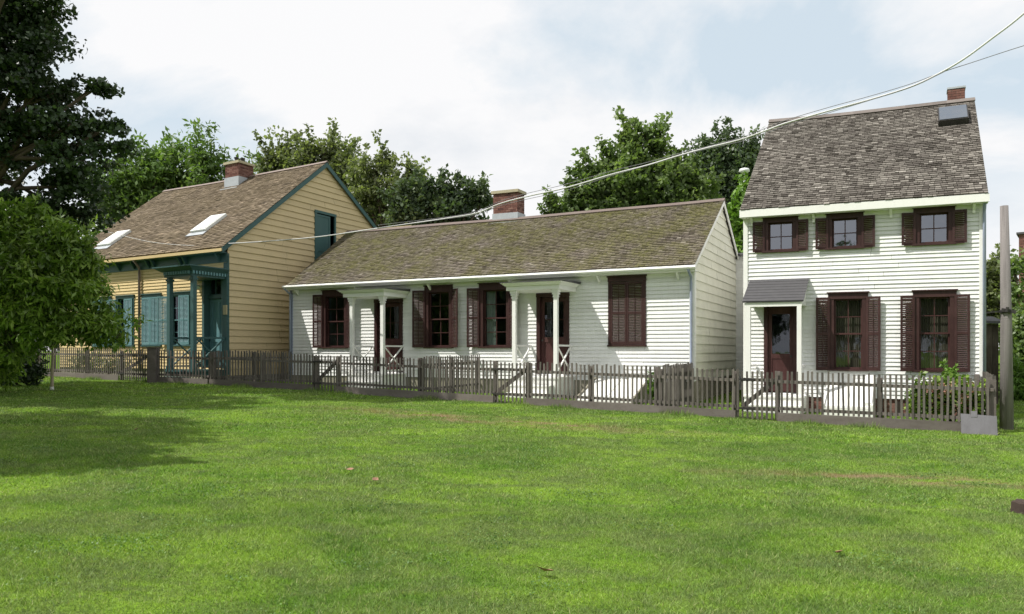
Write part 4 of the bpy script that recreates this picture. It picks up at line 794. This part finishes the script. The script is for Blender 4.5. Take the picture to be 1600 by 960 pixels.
lp = MB(WY); lp.tube([(-1.27, -.03, 3.92), (-1.27, -.12, 3.95)], .03, 8); lp.tube([(-1.27, -.12, 3.95), (-1.30, -.24, 3.90)], [.045, .07], 10); lp.tube([(-1.25, -.12, 3.95), (-1.18, -.22, 3.88)], [.045, .07], 10); lp.build('security_light', 'skylight_white', RY, smooth=False)
# small rear addition
b = MB(); b.box(-.9, .55, 9.86, 12.5, .8, 7.30); b.build('rear_wing', 'yellow_side', RY)
b = MB(); b.box(-1.05, .65, 9.84, 12.6, 7.302, 7.38); b.build('wing_roof', 'yellow_side', RY)

# ------------------------------------------------------------------ fences
FH = 1.07
def fence(label, pts, gates=(), posts_at=None, group=None, skirt=True, hs=1., sp=.118, endpost=True, cat='fence', name='picket_fence', zoff=0., tall=0., spanpost=1.9, solid=None):
    """pts: polyline of (X,D); gates: (u0,u1) distances along it"""
    P = [Vector((x, y, 0)) for x, y in pts]; segs = []; tot = 0
    for a, b in zip(P, P[1:]): segs.append((tot, a, b)); tot += (b - a).length
    def at(u):
        for s in reversed(segs):
            if u >= s[0] or s is segs[0]:
                d = (s[2] - s[1]); L_ = d.length; p = s[1] + d * ((u - s[0]) / L_); return p, d / L_
    root = empty(name, (P[0].x, P[0].y, gz(P[0].x, P[0].y)), 0, label, cat, group); off = root.location
    def base(u): p, d = at(u); return Vector((p.x, p.y, gz(p.x, p.y) + zoff)), d, Vector((-d.y, d.x, 0))   # normal points away from lawn when d runs left->right
    def ingate(u): return any(g0 - .02 < u < g1 + .02 for g0, g1 in gates)
    H = FH * hs + tall
    nrun = len(gates) + 1; pks = [MB() for _ in range(nrun)]; gp = [MB() for _ in gates]; u = .04; 
    while u < tot - .03:
        p, d, n = base(u); gi = next((i for i, g in enumerate(gates) if g[0] < u < g[1]), None); m = pks[sum(1 for g in gates if u >= g[1])] if gi is None else gp[gi]
        w = random.uniform(.036, .046) if solid is None else sp - .006; h = H + random.uniform(-.025, .02) - (.02 if gi is not None else 0); lo = (.19 if skirt else .05) if gi is None else .03
        tl = random.gauss(0, .009); tn = random.random(); h0 = p + Vector((0, 0, lo)); h1 = p + Vector((0, 0, h)) + d * tl; th = .010
        f_ = -n * .055
        r = d * w / 2; q = n * th
        m.hexa([h0 - r - q + f_, h0 + r - q + f_, h0 + r + q + f_, h0 - r + q + f_, h1 - r - q + f_, h1 + r - q + f_, h1 + r + q + f_, h1 - r + q + f_], tn)
        u += sp * random.uniform(.94, 1.06)
    for pk in pks:
        if pk.v: pk.build('pickets', 'fence_wood', root, off=off)
    # runs between gates
    cutp = [0] + [x for g in gates for x in g] + [tot]; runs = [(cutp[i], cutp[i + 1]) for i in range(0, len(cutp), 2) if cutp[i + 1] - cutp[i] > .1]
    for (a, b) in runs:
        k = max(1, int(round((b - a) / spanpost)))
        us = [a + (b - a) * i / k for i in range(k + 1)]
        for i, (c, e) in enumerate(zip(us, us[1:])):
            for zz in ((.27, .84) if skirt else (.22, .84)):
                zz = zz * hs + (tall if zz > .5 else 0); p0, d, n = base(c); p1, _, _ = base(e); rb_ = MB(); rb_.beam(p0 + Vector((0, 0, zz)) - n * .022, p1 + Vector((0, 0, zz)) - n * .022, .04, .065, tint=random.random()); rb_.build('rail', 'fence_board', root, off=off)
            if skirt:
                p0, d, n = base(c); p1, _, _ = base(e); sb_ = MB(); sb_.beam(p0 + Vector((0, 0, .085)) - n * .07, p1 + Vector((0, 0, .085)) - n * .07, .028, .205, tint=random.random()); sb_.build('kick_board', 'fence_board', root, off=off)
        for i, c in enumerate(us):
            if (c == 0 or c == tot) and not endpost: continue
            p, d, n = base(c); po = MB(); hh = H - .06 + random.uniform(-.02, .03); r = d * .05; q = n * .045; c0 = p + n * .05 - Vector((0, 0, .2)); c1 = p + n * .05 + Vector((0, 0, hh))
            if c in cutp and 0 < c < tot: r *= 1.0; q *= 1.15; c1 += Vector((0, 0, .03))
            po.hexa([c0 - r - q, c0 + r - q, c0 + r + q, c0 - r + q, c1 - r - q, c1 + r - q, c1 + r + q, c1 - r + q], random.random() * .6); po.build('post', 'fence_board', root, off=off)
    for (g0, g1), m in zip(gates, gp):
        go = m.build('gate', 'fence_wood', root, off=off)
        p0, d, n = base(g0 + .03); p1, _, _ = base(g1 - .03)
        for zz in (.24, .86): b_ = MB(); b_.beam(p0 + Vector((0, 0, zz)) - n * .02, p1 + Vector((0, 0, zz)) - n * .02, .035, .07); b_.build('gate_rail', 'fence_board', go, off=off)
        b_ = MB(); b_.beam(p0 + Vector((0, 0, .26)) + n * .018, p1 + Vector((0, 0, .88)) + n * .018, .035, .10, tint=.1); b_.build('brace', 'fence_board', go, off=off)
        b_ = MB()
        for zz in (.24, .86): b_.beam(p0 + Vector((0, 0, zz)) - n * .075 - d * .06, p0 + Vector((0, 0, zz)) - n * .075 + d * .28, .012, .045)
        b_.build('hinge', 'black_iron', go, off=off)
    return root, at, tot
def pd(x, D): return ((x - 800) / 1160 * D, D)
FA, FB, FC, FD_ = pd(330, 23.3), pd(490, 21.6), pd(1150, 16.1), pd(1552, 14.3)
def gate_u(pts, xs_):
    """distance along the fence line where a given bearing crosses it"""
    P = [Vector(p) for p in pts]; best = []
    for x in xs_:
        k = (x - 800) / 1160; tot = 0; r = None
        for a, b in zip(P, P[1:]):
            L_ = (b - a).length; d = (b - a) / L_; den = d.x - k * d.y; u = (k * a.y - a.x) / den
            if -.01 <= u <= L_ + .01: r = tot + u
            tot += L_
        best.append(r)
    return best
line = [FA, FB, FC]
X655 = pd(655, 20.0)
def online(x):
    u = gate_u([FA, FB, FC, FD_], [x])[0]; P = [Vector(p) for p in [FA, FB, FC, FD_]]; tot = 0
    for a, b in zip(P, P[1:]):
        L_ = (b - a).length
        if u <= tot + L_ + .01: p = a + (b - a) * ((u - tot) / L_); return (p.x, p.y)
        tot += L_
M1 = online(655); M2 = online(1030)
l1 = [FA, FB, M1]; g = gate_u(l1, [492, 527]); fence('weathered picket fence with a gate in front of the left white porch', l1, [tuple(g)], sp=.114)
l2 = [M1, FC]; g = gate_u(l2, [773, 824]); fence('weathered picket fence with a gate in front of the right porch of the low house', l2, [tuple(g)], sp=.108)
l3 = [FC, FD_]; g = gate_u(l3, [1157, 1215]); fence('weathered picket fence with a gate in front of the tall white house', l3, [tuple(g)], sp=.098)
YL = [pd(30, 27.6), pd(100, 26.4), pd(240, 23.9), (FA[0] - .05, FA[1] - .0)]
g = gate_u(YL, [188, 234]); fence('dark shaded picket fence with a gate in front of the yellow house', YL, [tuple(g)], hs=.98)
vd = Vector((math.sin(math.radians(27.3)), math.cos(math.radians(27.3))))
def divider(label, st, ln, hs=1., tall=0, **k):
    e = Vector(st) + vd * ln; return fence(label, [st, (e.x, e.y)], (), hs=hs, tall=tall, **k)
divider('picket side fence running back between yellow house and low white house', (FA[0] + .1, FA[1] + .1), 3.3, skirt=False)
divider('picket side fence running back between the two porches of the low house', (M1[0] + .05, M1[1] + .12), 3.15, skirt=False, tall=.04)
divider('picket side fence running back to the right corner of the low house', (M2[0] + .05, M2[1] + .12), 2.9, skirt=False, tall=.03)
divider('short picket side fence at the far right end by the wooden pole', (FD_[0] + .04, FD_[1] + .1), 2.4, skirt=False, tall=.04)
b = MB(); c = Vector(M2).to_3d() + Vector((0, 0, gz(*M2))) + Vector((vd.x, vd.y, 0)) * 1.9; e = c + Vector((vd.x, vd.y, 0)) * 1.15
b.beam(c + Vector((-.08, .04, .89)), e + Vector((-.08, .04, .89)), .025, .34); off = tuple(c)
tag(b.build('solid_board', 'fence_board', None, loc=off, off=off), 'plain weathered board fixed across the side fence at the low house corner', 'board')
# thick post at the yellow yard gate
b = MB(); c = Vector((*pd(240, 23.82), 0)); c.z = gz(c.x, c.y); off = tuple(c)
b.box(c.x - .14, c.x + .14, c.y - .14, c.y + .14, c.z - .2, c.z + 1.10, .0); b.box(c.x - .16, c.x + .16, c.y - .16, c.y + .16, c.z + 1.101, c.z + 1.135, .0)
tag(b.build('gate_post', 'fence_board', None, loc=off, off=off), 'thick square wooden gate post in the shaded fence of the yellow house', 'post')
# leaning plywood, stake, pole, stump, leaves
c = Vector((*pd(1530, 14.1), 0)); c.z = gz(c.x, c.y); off = tuple(c); d = Vector((.91, -.41, 0)); n = Vector((.41, .91, 0)); b = MB()
lo = c - Vector((0, 0, .02)); b.hexa([lo - d * .30 - n * .06, lo + d * .29 - n * .06, lo + d * .29 - n * .045, lo - d * .30 - n * .045, lo - d * .30 + n * .05 + Vector((0, 0, .40)), lo + d * .29 + n * .05 + Vector((0, 0, .37)), lo + d * .29 + n * .065 + Vector((0, 0, .37)), lo - d * .30 + n * .065 + Vector((0, 0, .40))])
b.beam(lo - d * .08 + n * .04 + Vector((0, 0, .34)), lo - d * .08 + n * .07 + Vector((0, 0, .45)), .10, .02, up=n)
tag(b.build('plywood_sheet', 'plywood', None, loc=off, off=off), 'grey plywood sheet leaning against the right end of the fence', 'board')
c = Vector((*pd(81, 20.2), 0)); c.z = gz(c.x, c.y); off = tuple(c); b = MB(); b.tube([c - Vector((0, 0, .1)), c + Vector((.01, 0, .5)), c + Vector((.03, 0, 1.02))], [.045, .042, .038], 8)
so = tag(b.build('garden_stake', 'stake_wood', None, loc=off, off=off), 'thin pale upright stake at the edge of the fruit tree shade', 'stake')
b = MB(); b.tube([c - Vector((0, 0, .02)), c + Vector((.0, 0, .10))], [.052, .050], 8); b.build('stake_foot', 'white_trim', so, off=off)
# utility pole
c = Vector((*pd(1573, 14.9), 0)); c.z = gz(c.x, c.y); off = tuple(c); ro = empty('utility_pole', off, 0, 'cut off weathered wooden pole standing right of the tall white house', 'pole')
b = MB(); tp = pix(1569, 322, 14.9); b.tube([(c.x, c.y, c.z - .3), (c.x - .01, c.y, c.z + 2.2), (tp[0], tp[1], tp[2])], [.125, .100, .072], 18); b.build('pole_shaft', 'pole_wood', ro, off=off, smooth=True)
b = MB(); br = pix(1571, 487, 14.9); b.tube([(br[0], br[1], br[2] - .03), (br[0], br[1], br[2] + .03)], .112, 18); b.beam((br[0] - .12, br[1] - .06, br[2] + .03), (br[0] + .1, br[1] - .16, br[2] - .02), .05, .07); b.beam((br[0] - .35, br[1] + .05, br[2] - .02), (br[0] - .1, br[1], br[2]), .03, .03); b.tube([(br[0] - .06, br[1] - .13, br[2] - .02), (br[0] - .05, br[1] - .14, br[2] + .08)], .03, 8); b.build('bracket', 'black_iron', ro, off=off)
# stump at right edge
c = Vector((*pd(1604, 7.55), 0)); c.z = gz(c.x, c.y); off = tuple(c); b = MB()
n = 14; ring = [(math.cos(k / n * 6.283) * .13 * (1 + .12 * math.sin(k * 2.3)), math.sin(k / n * 6.283) * .12 * (1 + .1 * math.cos(k * 1.7))) for k in range(n)]
vs = []; 
for (z, r) in ((-.05, 1.12), (.03, 1.0), (.11, .96), (.125, .86), (.118, .5)):
    vs += [(c.x + x * r, c.y + y * r, c.z + z + .006 * math.sin(i * 2.1)) for i, (x, y) in enumerate(ring)]
b.add(vs, [(j * n + i, j * n + (i + 1) % n, (j + 1) * n + (i + 1) % n, (j + 1) * n + i) for j in range(4) for i in range(n)] + [tuple(4 * n + i for i in range(n))])
tag(b.build('tree_stump', 'stump_wood', None, loc=off, off=off), 'small dark cut stump in the lawn at the right edge', 'stump')
for i, (x, y, lab) in enumerate(((547, 734, 'curled brown leaf lying on the lawn left of centre, the farther of two'), (587, 750, 'curled brown leaf lying on the lawn left of centre, the nearer of two'), (851, 891, 'curled brown leaf on the near lawn at the bottom middle'), (1310, 863, 'curled brown leaf on the near lawn at lower right'), (213, 671, 'pale fallen leaf lying in the tree shade at left'))):
    D = 9.
    for _ in range(12): D = (CAMZ - gz((x - 800) / 1160 * D, D) - .045) * 1160 / (y - 548)
    X = (x - 800) / 1160 * D; z = gz(X, D) + .045; sc = .05 + .012 * (i % 3); b = MB(); an = i * 1.3; ca, sa = math.cos(an), math.sin(an)
    pts_ = [(-1, 0, .1), (-.4, -.5, .0), (.3, -.45, -.05), (1, 0, .25), (.3, .5, .35), (-.4, .55, .3), (0, 0, -.1)]
    vv = [(X + (p[0] * ca - p[1] * sa) * sc, D + (p[0] * sa + p[1] * ca) * sc, z + p[2] * sc) for p in pts_]; vv += [(p[0], p[1], p[2] + .002) for p in vv]
    b.add(vv, [(6, 0, 1), (6, 1, 2), (6, 2, 3), (6, 3, 4), (6, 4, 5), (6, 5, 0)] + [(13, 8, 7), (13, 9, 8), (13, 10, 9), (13, 11, 10), (13, 12, 11), (13, 7, 12)])
    tag(b.build('fallen_leaf', 'dead_leaf', None, loc=(X, D, z), off=(X, D, z)), lab, 'leaf', 'fallen leaves on the lawn')
# dark shed behind the tall house
ro = house((12.35, 21.2), 28.5, 'dark brown wooden shed behind the right corner of the tall white house', 'garden_shed', 'shed')
b = MB(); s = -2.6
while s < 1.25: b.box(s, s + .145, 0, .03, .0, 2.55 - .12 * (s + 2.6) / 3.8, random.random()); s += .15
b.box(1.22, 1.25, .03, 3, 0, 2.42); b.box(-2.6, 1.25, 2.97, 3, 0, 2.4); b.build('wall', 'dark_shed', ro)
b = MB(); b.hexa([(-2.8, -.2, 2.56), (1.4, -.2, 2.44), (1.4, 3.2, 2.7), (-2.8, 3.2, 2.82), (-2.8, -.2, 2.63), (1.4, -.2, 2.51), (1.4, 3.2, 2.77), (-2.8, 3.2, 2.89)]); b.build('roof', 'roof_felt', ro)
# brick building
bo = pix(1592, 500, 44.); ro = empty('brick_building', (bo[0], bo[1], gz(bo[0], bo[1])), -math.radians(38), 'red brick building at the far right edge beyond the trees', 'building')
b = MB(); zt = pix(1587, 357, 44.)[2]; bricks(b, 0, 9, 0, 7, -.2, zt - .6 - gz(0, 0), h=.085, l=.4); b.build('wall', 'brick', ro)
b = MB(); b.box(-.12, 9.12, -.12, 7.12, zt - .62, zt - .50); b.build('roof', 'roof_felt', ro)
for s in (1.5, 4.5, 7.2):
    for z in (1.2, 4.6): b = MB(); b.box(s, s + 1.1, -.05, .02, z, z + 1.7); wo = b.build('window', 'slab_dark', ro); b = MB(); b.box(s - .06, s + 1.16, -.08, -.052, z - .08, z); b.build('sill', 'stone_coping', wo)
# street lamp
c = Vector(pix(1163, 420, 37)); c.z = gz(c.x, c.y); off = tuple(c); zt = pix(1163, 268, 37)[2]; ro = empty('street_lamp', off, 0, 'pale globe street lamp behind the tall white house roof edge', 'street lamp')
b = MB(); b.tube([(c.x, c.y, c.z - .1), (c.x, c.y, zt - .1)], [.09, .055], 10); b.build('pole', 'lamp_grey', ro, off=off)
b = MB(); b.tube([(c.x, c.y, zt - .12), (c.x, c.y, zt), (c.x, c.y, zt + .12), (c.x, c.y, zt + .17)], [.10, .27, .22, .04], 14); b.build('lamp_head', 'skylight_white', ro, off=off, smooth=True)
# ------------------------------------------------------------------ overhead cables
CP0 = Vector((-9.55, 25.05)); CP1 = Vector((8.3, 12.0))
def cable_pt(x, y):
    k = (x - 800) / 1160; d = CP1 - CP0; u = (k * CP0.y - CP0.x) / (d.x - k * d.y); p = CP0 + d * u
    return Vector((p.x, p.y, CAMZ + (548 - y) / 1160 * p.y))
def smoothc(pts, m=6):
    out = []
    for i in range(len(pts) - 1):
        p0, p1, p2, p3 = pts[max(i - 1, 0)], pts[i], pts[i + 1], pts[min(i + 2, len(pts) - 1)]
        for k in range(m):
            t = k / m; out.append(.5 * ((2 * p1) + (p2 - p0) * t + (2 * p0 - 5 * p1 + 4 * p2 - p3) * t * t + (3 * p1 - p0 - 3 * p2 + p3) * t ** 3))
    return out + [pts[-1]]
main = [(355, 381), (420, 377), (500, 370), (590, 357), (700, 341), (745, 333), (780, 319), (820, 308), (887, 293), (955, 273), (1013, 258), (1062, 243), (1106, 231), (1158, 218), (1200, 203), (1230, 192), (1300, 172), (1362, 155), (1425, 135), (1471, 113), (1508, 91), (1550, 60), (1600, 21), (1690, -62)]
def wob(path, amp, ph): return [p + Vector((0, 0, amp * math.sin(i * .9 + ph))) for i, p in enumerate(path)]
mp = smoothc([cable_pt(*p) for p in main]); off = tuple(mp[0]); b = MB(); b.tube(mp, .017, 7); tag(b.build('service_cable', 'cable_white', None, loc=off, off=off, smooth=True), 'thick pale overhead cable sweeping from the yellow house corner to the upper right', 'cable', 'overhead cables')
up = [(x, y - (2 + 4 * abs(math.sin((x - 300) / 130)) if x < 1460 else 0)) for x, y in main if x < 1480]; up = up[3:]
q = smoothc([cable_pt(*p) + Vector((0, .03, 0)) for p in up + [(1520, 97), (1600, 71), (1700, 42)]]); off = tuple(q[0]); b = MB(); b.tube(q, .006, 6)
tag(b.build('thin_cable', 'cable_dark', None, loc=off, off=off, smooth=True), 'thin dark overhead wire leaving the thick cable toward the right edge', 'cable', 'overhead cables')
dn_ = [(x, y + 3 + 2 * math.sin(x / 60)) for x, y in main if 590 < x < 1475]
q = smoothc([cable_pt(*p) + Vector((0, -.04, 0)) for p in [(590, 357)] + dn_ + [(1475, 112)]]); off = tuple(q[0]); b = MB(); b.tube(q, .006, 6)
tag(b.build('thin_cable', 'cable_dark', None, loc=off, off=off, smooth=True), 'thin wire hanging just below the thick cable above the low house roof', 'cable', 'overhead cables')
e0 = Vector((-9.55, 25.05, mp[0].z)); q = [e0] + [Vector(pix(x, y, D)) for x, y, D in ((320, 384, 25.6), (280, 383, 26.2), (240, 379, 26.9), (206, 372, 27.4), (165, 362, 28.0), (60, 340, 29.5))]; q = smoothc(q); off = tuple(q[0]); b = MB(); b.tube(q, .010, 6)
tag(b.build('thin_cable', 'cable_white', None, loc=off, off=off, smooth=True), 'pale wire strung along in front of the yellow house roof', 'cable', 'overhead cables')

# ------------------------------------------------------------------ light, sky, camera
sdir = Vector((-1.706, -.468, 2.45)).normalized()      # towards the sun
su = bpy.data.lights.new('sun', 'SUN'); su.energy = 5.0; su.angle = math.radians(.5); su.color = (1, .96, .89)
so = bpy.data.objects.new('sun', su); COL.objects.link(so); so.rotation_euler = sdir.to_track_quat('Z', 'Y').to_euler(); so.location = (-20, -10, 30)
w = bpy.data.worlds.new('World'); S.world = w; w.use_nodes = True; nt = w.node_tree; nt.nodes.clear(); lk = nt.links
sky = N(nt, 'ShaderNodeTexSky', sky_type='NISHITA'); sky.sun_disc = False; sky.sun_elevation = math.asin(sdir.z); sky.sun_rotation = math.atan2(sdir.x, sdir.y); sky.air_density = 1.; sky.dust_density = 2.; sky.ozone_density = 1.
bg = N(nt, 'ShaderNodeBackground', inp={'Strength': .10}); lk.new(sky.outputs[0], bg.inputs[0])
co = N(nt, 'ShaderNodeTexCoord').outputs['Generated']; sx = N(nt, 'ShaderNodeSeparateXYZ'); lk.new(co, sx.inputs[0])
za = N(nt, 'ShaderNodeMath', operation='MAXIMUM', inp={1: 0.0}); lk.new(sx.outputs[2], za.inputs[0]); zb = N(nt, 'ShaderNodeMath', operation='ADD', inp={1: .28}); lk.new(za.outputs[0], zb.inputs[0])
dv = N(nt, 'ShaderNodeVectorMath', operation='DIVIDE'); lk.new(co, dv.inputs[0]); lk.new(zb.outputs[0], dv.inputs[1])
cv = mapping(nt, dv.outputs[0], (1, 1, .0), (3.1, .4, 0))
cover = ramp(nt, noise(nt, cv, .95, 8, .55, .3), [(.40, .0), (.54, 1.)])
low = ramp(nt, sx.outputs[2], [(.10, 1.), (.30, 0.)])
def blob(cx, cy, rx, ry, rot=0):
    mp_ = N(nt, 'ShaderNodeMapping'); mp_.vector_type = 'TEXTURE'; mp_.inputs['Location'].default_value = (cx, cy, 0); mp_.inputs['Rotation'].default_value = (0, 0, rot); mp_.inputs['Scale'].default_value = (rx, ry, 1)
    fl2 = N(nt, 'ShaderNodeVectorMath', operation='MULTIPLY', inp={1: (1, 1, 0)}); lk.new(dv.outputs[0], fl2.inputs[0]); lk.new(fl2.outputs[0], mp_.inputs[0])
    ln = N(nt, 'ShaderNodeVectorMath', operation='LENGTH'); lk.new(mp_.outputs[0], ln.inputs[0]); return ramp(nt, ln.outputs['Value'], [(0., 1.), (1., 0.)])
def madd(x, k, y):
    n_ = N(nt, 'ShaderNodeMath', operation='MULTIPLY_ADD', inp={1: k}); lk.new(x, n_.inputs[0]); lk.new(y, n_.inputs[2]); return n_.outputs[0]
nz = noise(nt, cv, 1.25, 8, .58, .3)
nz = madd(blob(.72, 1.42, .95, .26, .05), -.16, nz); nz = madd(blob(-.82, 1.6, .5, .5), -.24, nz); nz = madd(blob(-.25, 1.25, .3, .15), -.12, nz); nz = madd(blob(0, 1.7, .6, .55), .16, nz); nz = madd(blob(-.5, 1.3, .35, .3), .10, nz)
cover = ramp(nt, nz, [(.34, .12), (.50, 1.)])
cov = mixc(nt, 1., cover, low, 'LIGHTEN')
shade = ramp(nt, noise(nt, mapping(nt, dv.outputs[0], (1.2, 1.2, 0), (9, 5, 0)), 1.6, 7, .6), [(.30, (.84, .87, .91)), (.50, (.99, .99, 1.0))])
cl = N(nt, 'ShaderNodeBackground', inp={'Strength': .90}); lk.new(shade, cl.inputs[0])
haze = N(nt, 'ShaderNodeBackground', inp={'Strength': .86, 'Color': (.76, .90, 1.0, 1)})
mx0 = N(nt, 'ShaderNodeMixShader', inp={0: .8}); lk.new(bg.outputs[0], mx0.inputs[1]); lk.new(haze.outputs[0], mx0.inputs[2])
mx = N(nt, 'ShaderNodeMixShader'); lk.new(cov, mx.inputs[0]); lk.new(mx0.outputs[0], mx.inputs[1]); lk.new(cl.outputs[0], mx.inputs[2])
wo = N(nt, 'ShaderNodeOutputWorld'); lk.new(mx.outputs[0], wo.inputs[0])
cd = bpy.data.cameras.new('camera'); cam = bpy.data.objects.new('camera', cd); COL.objects.link(cam); cam.location = (0, 0, CAMZ); cam.rotation_euler = (math.pi / 2, 0, 0)
cd.sensor_width = 36; cd.lens = 36 * 1160 / 1600; cd.shift_y = 68 / 1600; cd.clip_end = 3000; cd.clip_start = .05; S.camera = cam
S.view_settings.view_transform = 'Standard'; S.view_settings.look = 'None'; S.view_settings.exposure = 0.12; S.view_settings.gamma = 1
S.render.resolution_x = 1024; S.render.resolution_y = 614
try: S.cycles.max_bounces = 7; S.cycles.transparent_max_bounces = 12
except Exception: pass
